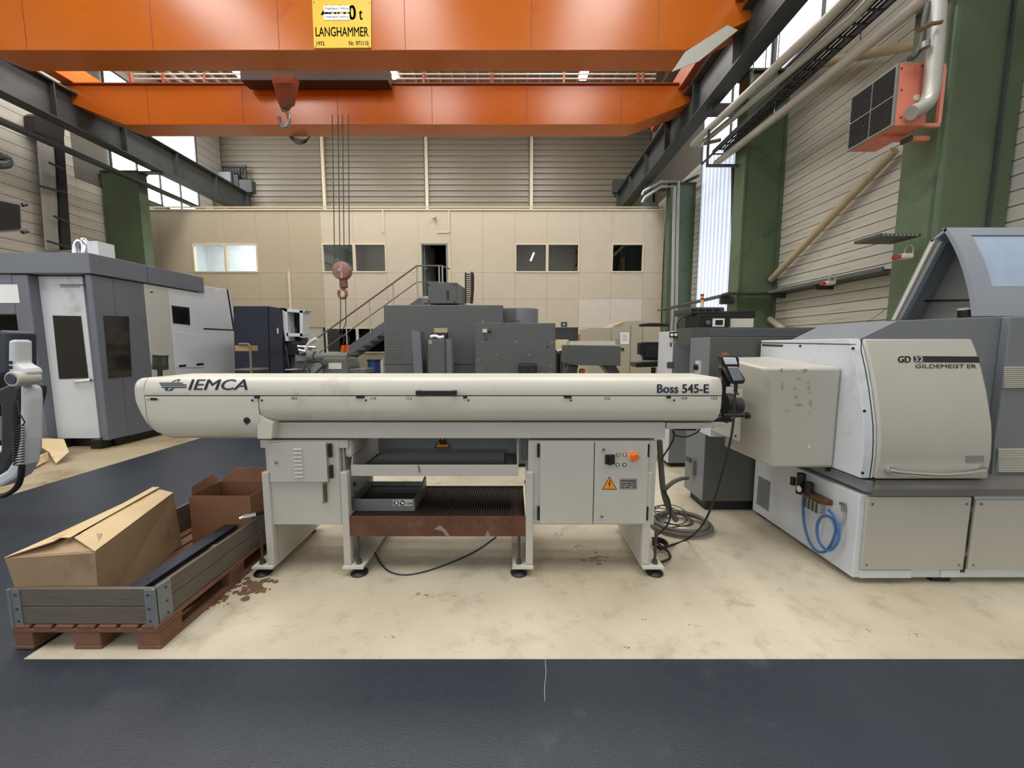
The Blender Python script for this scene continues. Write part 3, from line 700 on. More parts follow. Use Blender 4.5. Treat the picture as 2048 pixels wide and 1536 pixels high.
# left cabinet
YC = 2.46
ZC1 = ZZ(882, YC)
xa, xb = XX(517, YC, ZC1), XX(681, YC, ZC1); zcb = ZZ(1050, YC+0.01)
cabl = B().box(xa+0.03, xb-0.02, YC+0.012, 3.05, zcb, ZC1).build('left_cabinet', WGREY, bf, bevel=0.006)
B().box(xa-0.0, xb+0.04, YC+0.016, 3.04, ZC1-0.05, ZC1+0.001).build('cabinet_lip', WGREY, bf)
dx0, dx1, dz0, dz1 = RC(540, 885, 655, 963, YC)
drl = B().box(dx0, dx1, YC-0.012, YC+0.0115, dz0, dz1).build('cabinet_door', WGREY, bf, bevel=0.003)
for k in range(8):
    v0, v1, w0, w1 = RC(587+k*0.5, 896+k*7.8, 604+k*0.5, 900+k*7.8, YC-0.012)
    B().prism([(v0, YC-0.0125, w0), (v0, YC-0.021, w0+0.002), (v0, YC-0.0125, w1)], (v1-v0, 0, 0)).build('vent_louvre', WGREY, drl)
disc('door_lock', CHROME, drl, 553, 925, 0.011, YC-0.0122, 0.01)
for (a, c, e, g) in ((655.5, 888, 662, 915), (658, 931, 664, 957)): B().rp(a, c, e, g, YC-0.012, 0.02).build('hinge', BLACK, cabl, bevel=0.002)
lv = B().rp(646, 966, 652, 1004, YC-0.004, 0.014).build('level_gauge', mat('gauge_brown', (88, 70, 44), 0.4), cabl)
for yy in (966, 1003): disc('gauge_nut', STEEL, lv, 649, yy, 0.01, YC-0.0045, 0.012)
# right cabinet
xa2, xb2 = XX(1057, YC, ZC1), XX(1316, YC, ZC1)
cabr = B().box(xa2, xb2, YC+0.012, 3.0, ZZ(1050, YC+0.01), ZC1).build('control_cabinet', WGREY, bf, bevel=0.006)
for nm, a, c in (('cabinet_door', 1080, 1186), ('cabinet_door', 1188, 1294)):
    x0, x1, z0, z1 = RC(a, 884, c, 1046, YC); o_ = B().box(x0, x1, YC-0.012, YC+0.0115, z0, z1).build(nm, WGREY, bf, bevel=0.003)
drr = o_
for (a, c) in ((1074.5, 888), (1074.5, 1014), (1294.8, 888), (1292.5, 1014)): B().rp(a, c, a+4.5, c+27, YC-0.012, 0.02).build('hinge', BLACK, cabr, bevel=0.002)
disc('door_lock', CHROME, drr, 1207, 899, 0.012, YC-0.0122, 0.01); disc('door_lock', CHROME, drr, 1203, 1032, 0.012, YC-0.0122, 0.01)
ms = B().rp(1211, 910, 1230, 929, YC-0.03, 0.0175).build('main_switch', BLACK, drr, bevel=0.003); B().rp(1218, 912, 1223, 931, YC-0.045, 0.0145).build('switch_knob', BLACK, ms, bevel=0.002)
es = B().turn([(0, -0.05), (0.02, -0.05), (0.026, -0.044), (0.026, -0.03), (0.014, -0.026), (0.014, -0.0125)], W(1266, 911, YC), 'y', 24).build('emergency_stop', EORANGE, drr, smooth=True, label='round orange emergency stop button')
B().turn([(0.0, -0.0165), (0.034, -0.0165), (0.034, -0.0125)], W(1264, 909, YC), 'y', 24).build('stop_ring', mat('pale_orange', (238, 176, 120), 0.5), es)
for (a, c, m_) in ((1233, 907, EGREEN), (1246, 907, REDB), (1232, 927, EGREEN), (1245.5, 927, WHITELET)):
    o_ = B().rp(a, c, a+7, c+5.5, YC-0.018, 0.0055).build('push_button', BLACK if m_ is WHITELET else m_, drr); B().rp(a+1.6, c+1.4, a+5.4, c+4.1, YC-0.021, 0.0028).build('button_cap', WHITELET, o_)
tr = fpx('warning_triangle', BLACKLET, drr, [(1219, 953), (1234, 979), (1204, 979)], 0.0008, YC-0.0124)
B().px([(1219, 955.5), (1231.8, 977.7), (1206.3, 977.7)], YC-0.0146, 0.0012).build('triangle_face', ORLET, tr)
B().px([(1220, 960), (1216.5, 969), (1219.2, 968.5), (1217.5, 977), (1221.8, 966.5), (1218.9, 967.2), (1221.5, 961)], YC-0.0158, 0.001).build('lightning_mark', BLACKLET, tr)
npx = fpx('nameplate', PLATE, drr, rect(1239, 957, 1274, 978.5), 0.0008, YC-0.0124)
for (a, c, e) in ((1241, 1272, 961), (1241, 1254, 967), (1256, 1263, 966), (1265, 1272, 965), (1256, 1263, 970), (1265, 1272, 970), (1265, 1272, 974), (1251, 1259, 974)):
    B().rp(a, e, c, e+1.6, YC-0.0141, 0.0008).build('plate_line', BLACKLET, npx)
text_px('CE', 'ce_mark', BLACKLET, npx, 1241, 971.5, 1248, 976, YC-0.0136, bold=0.0, thick=0.0008)
# legs with base plates and levelling feet
def leg(pxo, pxi, wpx, side, pad):
    # vertical sheet leg: front post face plus side sheet going back
    zt = ZZ(945, YC-0.01)
    x0, x1 = XX(pxo, YC, 0.6), XX(pxi, YC, 0.6)
    zb = 0.075
    b = B().box(x0, x1, YC-0.004, YC+0.05, zb, zt)
    l = b.build('leg', WGREY, bf, bevel=0.008)
    xs = (x0, x0+0.012) if side < 0 else (x1-0.012, x1)
    B().box(xs[0], xs[1], YC+0.051, 3.02, zb, ZC1-0.06).build('leg_side_sheet', WGREY, l)
    pp0, pp1 = (x0-0.09, x1) if side > 0 else (x0, x1+0.09)
    B().box(min(pp0, pp1), max(pp0, pp1), YC-0.03, 3.12, 0.06, 0.0745).build('base_plate', WHITE, l)
    xf = (x1+0.045) if side < 0 else (x0-0.045)
    for y in (YC+0.02, 3.06):
        B().cyl((xf, y, 0.02), (xf, y, 0.3), 0.009, 10).build('foot_spindle', mat('rusty_spindle', (84, 66, 54), 0.5, 0.4, var=0.2), l)
        B().turn([(0.0, 0.001), (0.055, 0.001), (0.058, 0.008), (0.045, 0.02), (0.02, 0.034), (0, 0.036)], (xf, y, 0.003), 'z', 24).build('foot_pad', BLACK if pad else RUBBER, l, smooth=True)
        B().turn([(0, 0.076), (0.02, 0.076), (0.016, 0.1), (0, 0.1)], (xf, y, 0), 'z', 12).build('foot_nut', BEAMD, l)
leg(525, 540, 0, 1, 1); leg(681, 696, 0, -1, 1); leg(1052, 1067, 0, 1, 1); leg(1288, 1304, 0, -1, 1)
x_ = XX(696, YC, .6)
for z in (0.78, 0.72, 0.66, 0.6, 0.54): B().cyl((x_, 2.56, z), (x_+0.006, 2.56, z), 0.006 if z != 0.6 else 0.016, 10).build('adjust_hole', BLACK, bf)
x_ = XX(1052, YC, .6)
for z in (0.72, 0.6): B().cyl((x_-0.006, 2.6, z), (x_, 2.6, z), 0.012, 10).build('adjust_bolt', BLACK, bf)
# rounded post right of the left cabinet
B().box(XX(683, YC, .9), XX(700, YC, .9), YC+0.03, 2.75, 0.8, ZC1).build('corner_post', WGREY, bf, bevel=0.03)
# chute tray hanging in the middle
xc0, xc1 = XX(700, 2.5, .85), XX(1037, 2.5, .85); zt0, zt1 = ZZ(952, 2.5), ZZ(930, 2.5)
ch = B().box(xc0, xc1, 2.50, 2.512, zt0, zt1).build('catch_tray', WGREY, bf, bevel=0.002)
B().box(xc0, xc1, 2.512, 3.0, zt0, zt0+0.012).build('tray_bottom', DARK, ch)
B().box(xc0+0.08, xc1-0.1, 2.6, 2.99, zt0+0.0125, zt0+0.05).build('tray_mat', mat('dark_tray_mat', (44, 48, 52), 0.5, var=0.2), ch)
prof = [(2.512, zt0), (2.512, zt1), (2.53, zt1+0.08), (2.58, zt1+0.15), (2.66, ZC1-0.004), (3.0, ZC1-0.004), (3.0, zt0)]
B().prism([(xc0, y, z) for y, z in prof], (0.008, 0, 0)).build('tray_side', WGREY, ch); B().prism([(xc1-0.008, y, z) for y, z in prof], (0.008, 0, 0)).build('tray_side', WGREY, ch)
bk = B().box(xc0+0.009, xc1-0.009, 3.0, 3.012, zt0, ZC1).build('tray_back', GREYP, ch)
q = W(885, 889, 2.98)
wt = B().px([(884, 872), (902, 896), (868, 896)], 2.985, 0.004).build('warning_triangle', BLACKLET, bk); B().px([(884, 875.5), (898.5, 894.3), (871.5, 894.3)], 2.982, 0.0025).build('triangle_face', ORLET, wt)
B().rp(879, 880, 893, 889, 2.979, 0.0025).build('hand_mark', BLACKLET, wt)
B().tube([W(836.5, 931, 2.497), W(838, 937, 2.497), W(839.5, 945, 2.497)], 0.003, 6).build('paint_mark', BLACKLET, ch)
B().box(xc1+0.02, xc1+0.06, 2.62, 2.7, 0.75, ZC1).build('inner_bracket', GREYP, bf)
# rusty drip tray between the legs
xd0, xd1 = XX(697, 2.47, .4)+0.0, XX(1051, 2.47, .4)-0.0; zd0, zd1 = ZZ(1073, 2.46), ZZ(1033, 2.46)
dt = B().box(xd0, xd1, 2.462, 2.47, zd0, zd1).build('drip_tray', RUST, bf)
B().box(xd0, xd1, 2.47, 3.0, zd1-0.03, zd1-0.02).build('perforated_sheet', RUSTD, dt)
B().box(xd0, xd1, 3.0, 3.008, zd1-0.06, zd1+0.005).build('tray_rear', RUSTD, dt)
for k in range(68):
    x = xd0 + 0.008 + (xd1-xd0-0.016)*k/67
    B().box(x-0.004, x+0.004, 2.475, 2.998, zd1-0.0199, zd1-0.006).build('grid_bar', RUSTD, dt)
for a in (780, 828, 918, 958, 989, 1023): disc('tray_hole', BLACK, dt, a, 1043, 0.006, 2.462, 0.001)
FLK = mat('bare_flake', (142, 132, 118), 0.5, var=0.1)
B().px([(868, 1058), (880, 1050), (887, 1056), (893, 1062), (900, 1073), (892, 1072), (884, 1062)], 2.4605, 0.001).build('paint_flake', FLK, dt)
B().px([(970, 1072), (975, 1061), (978, 1065), (980, 1072)], 2.4605, 0.001).build('paint_flake', FLK, dt)
# galvanised bin
gb = thing('steel_bin', 'open galvanised steel bin with round stickers standing on the rusty tray', 'bin', W(770, 1020, 2.6))
gx0, gx1, gz0, gz1 = RC(704, 998, 829, 1024, 2.56); gz0 = zd1-0.0055
B().box(gx0, gx1, 2.56, 2.565, gz0, gz1).build('front', GALV, gb); B().box(gx0, gx1, 2.565, 2.93, gz0, gz0+0.004).build('bottom', GALV, gb); B().box(gx0, gx1, 2.93, 2.935, gz0, gz1-0.01).build('back', GALV, gb)
for x in (gx0, gx1-0.004): 
    s_ = B().prism([(x, 2.565, gz0+.0041), (x, 2.93, gz0+.0041), (x, 2.93, gz1+0.03), (x, 2.9, gz1+0.035), (x, 2.82, gz1), (x, 2.565, gz1)], (0.004, 0, 0)).build('side', GALV, gb)
    B().tube([(x+0.002, 2.78, gz1-0.01), (x+0.002, 2.84, gz1+0.03), (x+0.002, 2.9, gz1+0.04), (x+0.002, 2.92, gz1+0.01)], 0.004, 6, 3).build('grip', STEEL, s_)
B().box(gx0+0.006, gx1-0.006, 2.57, 2.925, gz0+0.0045, gz1-0.045).build('contents', DARK, gb)
lb = B().rp(786, 1000, 825, 1012, 2.557, 0.0028).build('label', mat('pale_label', (196, 198, 190), 0.5), gb)
for a in (792.5, 805): B().turn([(0.0, -0.001), (0.018, -0.001), (0.018, 0)], W(a, 1006, 2.5568), 'y', 20).build('symbol', BLACKLET, lb)
B().rp(790.5, 1003, 795, 1009, 2.5545, 0.001).build('symbol_mark', WHITELET, lb); B().px([(802, 1003), (808, 1005), (808, 1009), (803, 1008)], 2.5545, 0.001).build('symbol_mark', WHITELET, lb)
text_px('15', 'lettering', BLACKLET, lb, 813, 1004, 820, 1009, 2.5568, thick=0.001); disc('symbol', BLACKLET, lb, 822.5, 1007, 0.006, 2.5568, 0.001)

# hand pendant on the nose of the feeder
YPn = 2.36
pd = thing('control_pendant', 'black hand pendant with small display and keypad at the feeder nose', 'control', W(1465, 770, YPn))
B().px([(1441, 713), (1447, 711), (1474, 712), (1479, 716), (1480, 731), (1478, 737), (1491, 757), (1491, 764), (1487, 768), (1468, 768), (1463, 764), (1451, 736), (1444, 731)], YPn, 0.05).build('body', BLACK, pd, bevel=0.008)
B().px([(1446, 714.5), (1471, 715), (1475, 728.5), (1451, 728.5)], YPn-0.0035, 0.003).build('display_bezel', WHITELET, pd); B().px([(1449, 716.5), (1469, 717), (1472, 726.5), (1453, 726.5)], YPn-0.006, 0.002).build('display', SCR, pd)
kp = B().px([(1455, 733), (1475, 733.5), (1488, 760), (1468, 761)], YPn-0.003, 0.0028).build('keypad', mat('silver_keypad', (196, 202, 206), 0.4), pd)
for i in range(6):
    for j in range(4):
        a = 1457.5 + j*4.9 + i*2.2 + (i*0.02*j); c = 736 + i*4.2
        B().px([(a, c), (a+3.4, c), (a+4.7, c+2.7), (a+1.3, c+2.7)], YPn-0.0055, 0.0022).build('key', mat('key_grey', (92, 104, 122), 0.4), kp)
B().cyl(W(1450, 711, YPn+.03), W(1450, 706, YPn+.03), 0.018, 14).build('stop_knob', mat('dull_red', (170, 84, 60), 0.4), pd)
B().px([(1443, 735), (1456, 738), (1462, 754), (1460, 773), (1453, 774), (1448, 756), (1442, 750)], YPn+0.055, 0.03).build('holder', BLACK, pd)
B().px([(1441, 734), (1446, 737), (1451, 747), (1449, 756), (1442, 751)], YPn+0.09, 0.02).build('magnet_plate', WHITE, pd)
B().cyl(W(1472, 767, YPn+.02), W(1471, 785, YPn+.02), 0.011, 12).cyl(W(1471, 785, YPn+.02), W(1469, 795, YPn+.02), 0.008, 12).build('cable_gland', BLACK, pd)
tag(B().tube([W(1469, 794, YPn+.02), W(1468, 830, 2.37), W(1461, 880, 2.37), W(1443, 950, 2.4), W(1428, 1000, 2.45), W(1405, 1050, 2.6), G(1375, 1078, .02), G(1335, 1093, .02), G(1320, 1100, .02)], 0.0075, 8, 6).build('pendant_cable', RUBBER, smooth=True), 'black cable hanging from the pendant down to the floor', 'cable')

# loose cables on the floor
tag(B().tube([G(742, 1083, .006), G(752, 1110, .006), G(770, 1137, .006), G(797, 1149, .006), G(835, 1147, .006), G(890, 1130, .006), G(950, 1103, .006), G(992, 1074, .006)], 0.006, 8, 6).build('floor_cable', CABLEB, smooth=True), 'thin blue black cable curving on the floor under the feeder', 'cable')
hc = []
for i in range(48):
    a = R(i*360/22 + 100); hc.append(G(1362, 1055, 0).__add__(Vector((0.26*math.cos(a)*(1-0.006*i), 0.16*math.sin(a)*(1-0.004*i)*1.3, 0.022+0.001*i))))
tag(B().tube(hc, 0.017, 8, 2).build('grey_hose', HOSEG, smooth=True), 'thick grey hose coiled on the floor behind the right leg', 'hose')
hc = []
for i in range(90):
    a = R(i*360/20); rr_ = 0.15 + 0.03*math.sin(i*0.7); hc.append(G(1340, 1048, 0) + Vector((rr_*math.cos(a), rr_*1.1*math.sin(a), 0.03+0.0008*i)))
tag(B().tube(hc, 0.005, 6, 2).build('wire_bundle', BEAMD, smooth=True), 'tangled bundle of thin dark cables inside the grey hose coil', 'cable')
tag(B().tube([W(1319, 880, 2.8), W(1322, 930, 2.8), W(1326, 975, 2.8), W(1335, 1010, 2.8), W(1352, 1040, 2.85)], 0.022, 8, 5).build('conduit_hose', HOSEG, smooth=True), 'grey conduit running down behind the right end of the stand', 'hose')
tag(B().tube([W(1330, 978, 2.85), W(1345, 965, 3.0), W(1360, 958, 3.2), W(1375, 956, 3.4)], 0.017, 8, 5).build('conduit_hose', HOSEG, smooth=True), 'short grey hose leading to the plug on the dark cabinet', 'hose')
tag(B().tube([W(1345, 860, 2.5), W(1350, 870, 2.5), W(1370, 874, 2.5), W(1392, 866, 2.5), W(1400, 858, 2.5)], 0.005, 6, 5).tube([W(1348, 862, 2.5), W(1347, 878, 2.5), W(1338, 895, 2.55), W(1325, 915, 2.65), W(1322, 925, 2.7)], 0.006, 6, 5).build('drooping_cable', RUBBER, smooth=True), 'thin black cables drooping under the feeder nose', 'cable')
tag(B().tube([W(1327, 980, 2.75), W(1338, 1000, 2.75), W(1341, 1025, 2.75), W(1335, 1050, 2.72), W(1315, 1070, 2.7), W(1312, 1078, 2.7)], 0.007, 8, 5).build('black_cable', RUBBER, smooth=True), 'black cable looping beside the grey conduit', 'cable')
lp = [G(1320, 1092, .03) + Vector((0.05*math.cos(R(a)), 0.06*math.sin(R(a)), 0.015*(a/360))) for a in range(0, 900, 30)]
tag(B().tube(lp + [G(1338, 1105, .02), G(1338, 1118, .02), G(1322, 1124, .02)], 0.008, 8, 2).build('cable_coil', RUBBER, smooth=True), 'small black cable coil at the rear of the right foot', 'cable')
# air fitting at the left of the stand
ft = thing('air_fitting', 'silver quick coupling poking out left of the stand', 'fitting', W(495, 1035, 2.6))
B().cyl(W(478, 1038, 2.5), W(487, 1034, 2.52), 0.012, 12).cyl(W(487, 1034, 2.52), W(512, 1028, 2.56), 0.018, 12).build('coupling', CHROME, ft, smooth=True)
B().cyl(W(512, 1028, 2.56), W(526, 1024, 2.6), 0.014, 12).build('hose_stub', RUBBER, ft)

# ================================================================== PALLET WITH COLLAR AND BOXES
A = G(24, 1303); D = G(322, 1300); C_ = G(505, 1142)
pa = thing('wooden_pallet', 'worn red brown wooden pallet under the grey collar', 'pallet', (D.x-0.4, D.y+0.6, 0))
ux = Vector((1, 0, 0)); x0, x1 = A.x, D.x; y0 = D.y; y1 = y0 + 1.12
def pbox(name, m, par, x0, x1, y0, y1, z0, z1, bv=0.004): return B().box(x0, x1, y0, y1, z0, z1).build(name, m, par, bevel=bv)
sk = 0.0
for i, (a, c) in enumerate(((x0, x0+0.1), ((x0+x1)/2-0.07, (x0+x1)/2+0.07), (x1-0.12, x1))):
    pbox('bottom_board', WOODR, pa, a, c, y0, y1, 0.003, 0.022)
    for b_ in (y0, (y0+y1)/2-0.07, y1-0.14): pbox('block', WOODR, pa, a+0.003, c-0.003, b_+0.003, b_+0.137, 0.0222, 0.094)
for b_ in (y0, (y0+y1)/2-0.07, y1-0.14): pbox('stringer_board', WOODR, pa, x0, x1, b_, b_+0.14, 0.0943, 0.113)
for k in range(7):
    b_ = x0 + (x1-x0-0.09)*k/6; pbox('deck_board', WOODR, pa, b_, b_+0.09, y0, y1, 0.1133, 0.132)
pc = thing('pallet_collar', 'weathered grey wooden collar with steel corner hinges on the pallet', 'crate', (D.x-0.4, D.y+0.6, 0.133))
zc0, zc1 = 0.134, 0.325; zm = (zc0+zc1)/2
ex0, ex1, ey0, ey1 = x0+0.005, x1-0.015, y0+0.01, y1-0.01
for (z0, z1) in ((zc0, zm-0.002), (zm+0.002, zc1)):
    pbox('collar_board', WOODG, pc, ex0, ex1-0.001, ey0, ey0+0.02, z0, z1, 0.003); pbox('collar_board', WOODG, pc, ex0, ex1, ey1-0.02, ey1, z0, z1, 0.003)
    pbox('collar_board', WOODG, pc, ex1-0.02, ex1, ey0+0.021, ey1-0.021, z0, z1, 0.003); pbox('collar_board', WOODG, pc, ex0, ex0+0.02, ey0+0.021, ey1-0.021, z0, z1, 0.003)
HG = mat('collar_hinge_steel', (130, 136, 138), 0.5, 0.3, var=0.15)
for (a, s) in ((ex0, 1), (ex1, -1)):
    h = B().box(min(a, a+s*0.05), max(a, a+s*0.05), ey0-0.004, ey0-0.0005, zc0-0.02, zc1-0.004).cyl((a, ey0-0.004, zc0-0.02), (a, ey0-0.004, zc1), 0.008, 10).build('corner_hinge', HG, pc)
    for z in (zc0+0.02, zm-0.01, zc1-0.03): B().turn([(0, -0.003), (0.006, -0.003), (0.006, 0)], (a+s*0.03, ey0-0.0045, z), 'y', 8).build('rivet', BEAMD, h)
h = B().box(ex1+0.0005, ex1+0.004, ey0+0.01, ey0+0.09, zc0-0.02, zc1).build('corner_hinge', HG, pc)
for z in (zc0+0.02, zm-0.01, zc1-0.03): B().turn([(0, 0.0), (0.006, 0), (0.006, 0.003)], (ex1+0.0042, ey0+0.06, z), 'x', 8).build('rivet', BEAMD, h)
# large carton
bx = thing('cardboard_box', 'big battered tan cardboard box with taped flaps standing in the collar', 'box', (D.x-0.55, D.y+0.4, 0.134))
zt_ = 0.49
P0 = G(12, 1122, zt_); P1 = G(188, 1107, zt_); P2 = G(346, 1010, zt_ + 0.02); P3 = G(285, 992, zt_)
P0.x = max(P0.x, ex0 - 0.0)
def low(p, z=0.135): return Vector((p.x, p.y, z))
# keep the carton inside the collar footprint below the rim
b0, b1, b2, b3 = Vector((ex0+0.024, ey0+0.03, .135)), Vector((XX(196, ey0+.04, .33), ey0+0.03, .135)), Vector((XX(360, 2.62, .3), 2.62, .135)), Vector((ex0+0.024, 2.6, .135))
zt_ = 0.50
t0 = Vector((b0.x-0.03, b0.y-0.02, zt_-0.02)); t1 = Vector((XX(190, ey0+.03, zt_), ey0+0.03, zt_)); t2 = Vector((XX(346, 2.6, .53), 2.6, 0.515)); t3 = Vector((b3.x+0.3, 2.62, 0.5))
t0.x = XX(8, t0.y, zt_)
t3 = W(285, 995, 2.62)
B().loft([[b0, b1, b2, b3], [t0, t1, t2, t3]]).build('carton_body', CARD, bx)
up = Vector((0, 0, 0.012))
def quad(name, m, pts, th=0.005, par=None): return B().prism(pts, (0, 0, th)).build(name, m, par or bx)
m12 = (t1+t2)/2; m03 = (t0+t3)/2
mid0 = t0.lerp(t1, 0.52) + Vector((0, 0.03, 0.05)); mid1 = t3.lerp(t2, 0.45) + Vector((0, 0, 0.05))
quad('top_flap', CARDT, [t1 + Vector((0,0,.004)), t2 + Vector((0,0,.004)), mid1, mid0 + Vector((0.03, 0.05, 0.0))])
quad('top_flap', CARDT, [t0 + Vector((0,0,.002)), mid0 + Vector((-0.02, 0.0, 0.006)), mid1 + Vector((0,0,.006)), t3 + Vector((0,0,.004))])
quad('end_flap', CARD, [t0 + Vector((0.02,.01,.0)), t1 + Vector((-.01,.01,.0)), mid0 + Vector((0.1, 0.12, -0.012)), mid0 + Vector((-0.1, 0.1, -0.012))], 0.004)
f0 = t0.lerp(t1, 0.56); None and quad('torn_flap', CARDT, [f0 + Vector((0.0, 0.05, .05)), t1 + Vector((-0.01, 0.02, .012)), t1 + Vector((-0.0, 0.16, .014)), f0 + Vector((0.04, 0.2, .07))], 0.004)
TAPE = mat('tape', (214, 190, 148), 0.35)
B().prism([mid0 + Vector((-.02,.03,.0125)), mid0 + Vector((.03,.03,.0125)), mid1 + Vector((.03,0,.0125)), mid1 + Vector((-.02,0,.0125))], (0, 0, 0.0015)).build('packing_tape', TAPE, bx)
# rear open carton
rb = thing('cardboard_box', 'open reddish cardboard box at the rear of the collar, beside the stand', 'box', W(450, 1040, 2.75))
rx0, rx1 = XX(382, 2.62, .5), XX(516, 2.62, .5); rz1 = ZZ(990, 2.62)
rx1 = min(rx1, ex1-0.025)
q0, q1 = 2.6, ey1-0.025
B().box(rx0, rx1, q0, q0+0.006, 0.136, rz1).build('front', CARDR, rb); B().box(rx0, rx1, q1-0.006, q1, 0.136, rz1).build('back', CARDR, rb)
B().box(rx0, rx0+0.006, q0+0.0061, q1-0.0061, 0.136, rz1).build('side', CARDR, rb); B().box(rx1-0.006, rx1, q0+0.0061, q1-0.0061, 0.136, rz1).build('side', CARDR, rb)
B().box(rx0+0.006, rx1-0.006, q0+0.006, q1-0.006, 0.136, 0.15).build('base', CARDR, rb)
B().prism([(rx0, q1, rz1), (rx1, q1, rz1), (rx1, q1+0.02, rz1+0.1), (rx0+.1, q1+0.02, rz1+0.1)], (0, 0.005, 0)).build('rear_flap', CARDR, rb)
B().prism([(rx0, q0+.02, rz1), (rx0, q1-.02, rz1), (rx0-0.04, q1-.02, rz1+0.07), (rx0-.02, q0+.05, rz1+0.05)], (0.004, 0, 0)).build('side_flap', CARDR, rb)
# dark steel bars lying in the collar
def bar(name, label, P, Q, w, h, m, cat='bar'):
    P = Vector(P); Q = Vector(Q); a = (Q-P); n = Vector((a.y, -a.x, 0)).normalized()*w/2
    t = B().prism([P-n, P+n, Q+n, Q-n], (0, 0, h)).build(name, m, bevel=0.003); tag(t, label, cat); return t
BB = mat('blue_black_steel', (38, 44, 56), 0.4, 0.3, var=0.15)
w_ = ex1 - 0.13
s1 = bar('steel_bar', 'long blue black steel bar lying beside the big carton', (w_-0.05, ey0+0.06, 0.25), (w_-0.03, 2.58, 0.27), 0.09, 0.03, BB)
for k in range(5): B().turn([(0, 0), (0.006, 0), (0.006, 0.002)], (w_-0.045, ey0+0.15+k*0.1, 0.284), 'z', 8).build('bolt_hole', BLACK, s1)
bar('steel_bar', 'black steel bar along the inner edge of the right collar board', (w_+0.06, ey0+0.06, 0.21), (w_+0.07, 2.58, 0.22), 0.035, 0.04, BLACK)
tag(B().box(x0+0.08+0.4, ex1-0.03, ey0+0.28, 2.58, 0.1345, 0.14).build('base_sheet', BLACK), 'flat black sheet on the bottom of the pallet collar', 'sheet')
bar('wood_strip', 'narrow pale wooden strip behind the big carton', (w_-0.2, 2.45, 0.17), (w_-0.05, 2.55, 0.17), 0.02, 0.015, CARDT, 'strip')
bar('steel_strip', 'thin grey steel strip behind the big carton', (w_-0.2, 2.5, 0.2), (w_-0.05, 2.62, 0.2), 0.03, 0.01, STEEL, 'strip')

# ================================================================== LATHE (right)
XS = 2.2
la = thing('turning_lathe', 'large white and grey turning lathe with curved sliding door at the right', 'machine', (3.1, 2.9, 0))
edge = [(1724, 677), (1731, 700), (1740, 740), (1747, 780), (1752, 820), (1755, 850), (1755.5, 880), (1754, 915), (1748, 957)]
prof = [S(a, c, 2.28) for a, c in edge]
prof[0].z = 1.59
XD1 = XX(1940, prof[0].y, 1.59)
def profmesh(x0, x1, pr, back, off=0.0):
    secs = []
    for x in (x0, x1):
        f = [Vector((x, p.y - off, p.z)) for p in pr]; g = [Vector((x, back, p.z)) for p in reversed(pr)]
        secs.append(f + g)
    return B().loft(secs)
body = profmesh(XS, 2.277, prof, 3.42, -0.006).build('upper_body', LWHITE, la, bevel=0.004)
profmesh(2.272, XD1+0.02, prof, 2.95, -0.03).build('front_frame', GREYP, la)
door = profmesh(2.279, XD1, prof, prof[0].y + 0.1, 0.012).build('sliding_door', DOORP, la, bevel=0.012, smooth=True)
def dY(z):
    for a, c in zip(prof, prof[1:]):
        if c.z <= z <= a.z: return c.y + (a.y - c.y) * (z - c.z) / (a.z - c.z) - 0.012
    return prof[-1].y - 0.012
dt_ = []
for i in range(2400):
    z = prof[-1].z + (prof[0].z - prof[-1].z) * i / 2399; y = dY(z); dn = y*CP - (z-H)*SP
    dt_.append((CY - F * ((y*SP + (z-H)*CP) / dn), y, z))
def dr(px, py, d=0.0):
    _, y, z = min(dt_, key=lambda e: abs(e[0]-py)); y -= d; return Vector(((px-CX)/F*(y*CP-(z-H)*SP), y, z))
def dq(name, m, pts, d0=0.0005, d1=0.003, par=None):
    return B().loft([[dr(a, c, d0) for a, c in pts], [dr(a, c, d1) for a, c in pts]]).build(name, m, par or door)
text('GD', 'lettering', BLACKLET, door, lambda u, v, d: dr(1796+u, 725-v, d+.001), 26, 13, bold=0.03)
bar_ = dq('black_stripe', BLACKLET, [(1827, 712), (1957, 713), (1960, 725), (1828, 724)])
text('32', 'lettering', WHITELET, door, lambda u, v, d: dr(1829+u, 723.5-v, d+.0035), 18, 10.5, bold=0.015)
text('GILDEMEIST', 'lettering', BLACKLET, door, lambda u, v, d: dr(1831+u, 736-v, d+.001), 98, 7.5, bold=0.0, cut=3)
text('ER', 'lettering', mat('faded_lettering', (88, 86, 82), 0.6), door, lambda u, v, d: dr(1934+u, 736-v, d+.001), 19, 7.5, bold=0.01)
dq('nameplate', PLATE, [(1932, 911), (1968, 911), (1968, 924), (1932, 925)])
hy = dY(1.0)
hp = [dr(1781, 939, 0.035), dr(1830, 942, 0.05), dr(1880, 944, 0.055), dr(1930, 942, 0.05), dr(1966, 938, 0.03)]
B().tube([dr(1786, 938, 0.0)] + hp + [dr(1962, 936, 0.0)], 0.017, 12, 4).build('door_handle', CHROME, door, smooth=True)
B().tube([S(1723, 680, XS-.002)]+[S(a-9, c, XS-0.002) for a, c in edge[1:]], 0.003, 6).build('panel_seam', BLACK, la)
# side panel screws
def sdisc(name, m, par, a, c, r, X, d=0.006): return B().turn([(0, -d), (r, -d), (r, 0)], S(a, c, X), 'x', 12).build(name, m, par)
for (a, c) in ((1527, 690), (1601, 692), (1707, 697), (1730, 822), (1726, 946)): sdisc('panel_screw', BLACK, body, a, c, 0.009, XS)
pn = B().sx([(1527, 688), (1565, 689.5), (1565, 693.5), (1527, 692)], XS-0.004, 0.004).build('nameplate', BEAMD, body)
B().sx([(1523, 684.5), (1712, 688), (1712, 689.5), (1523, 686)], XS-0.003, 0.003).build('panel_seam', BLACK, body)
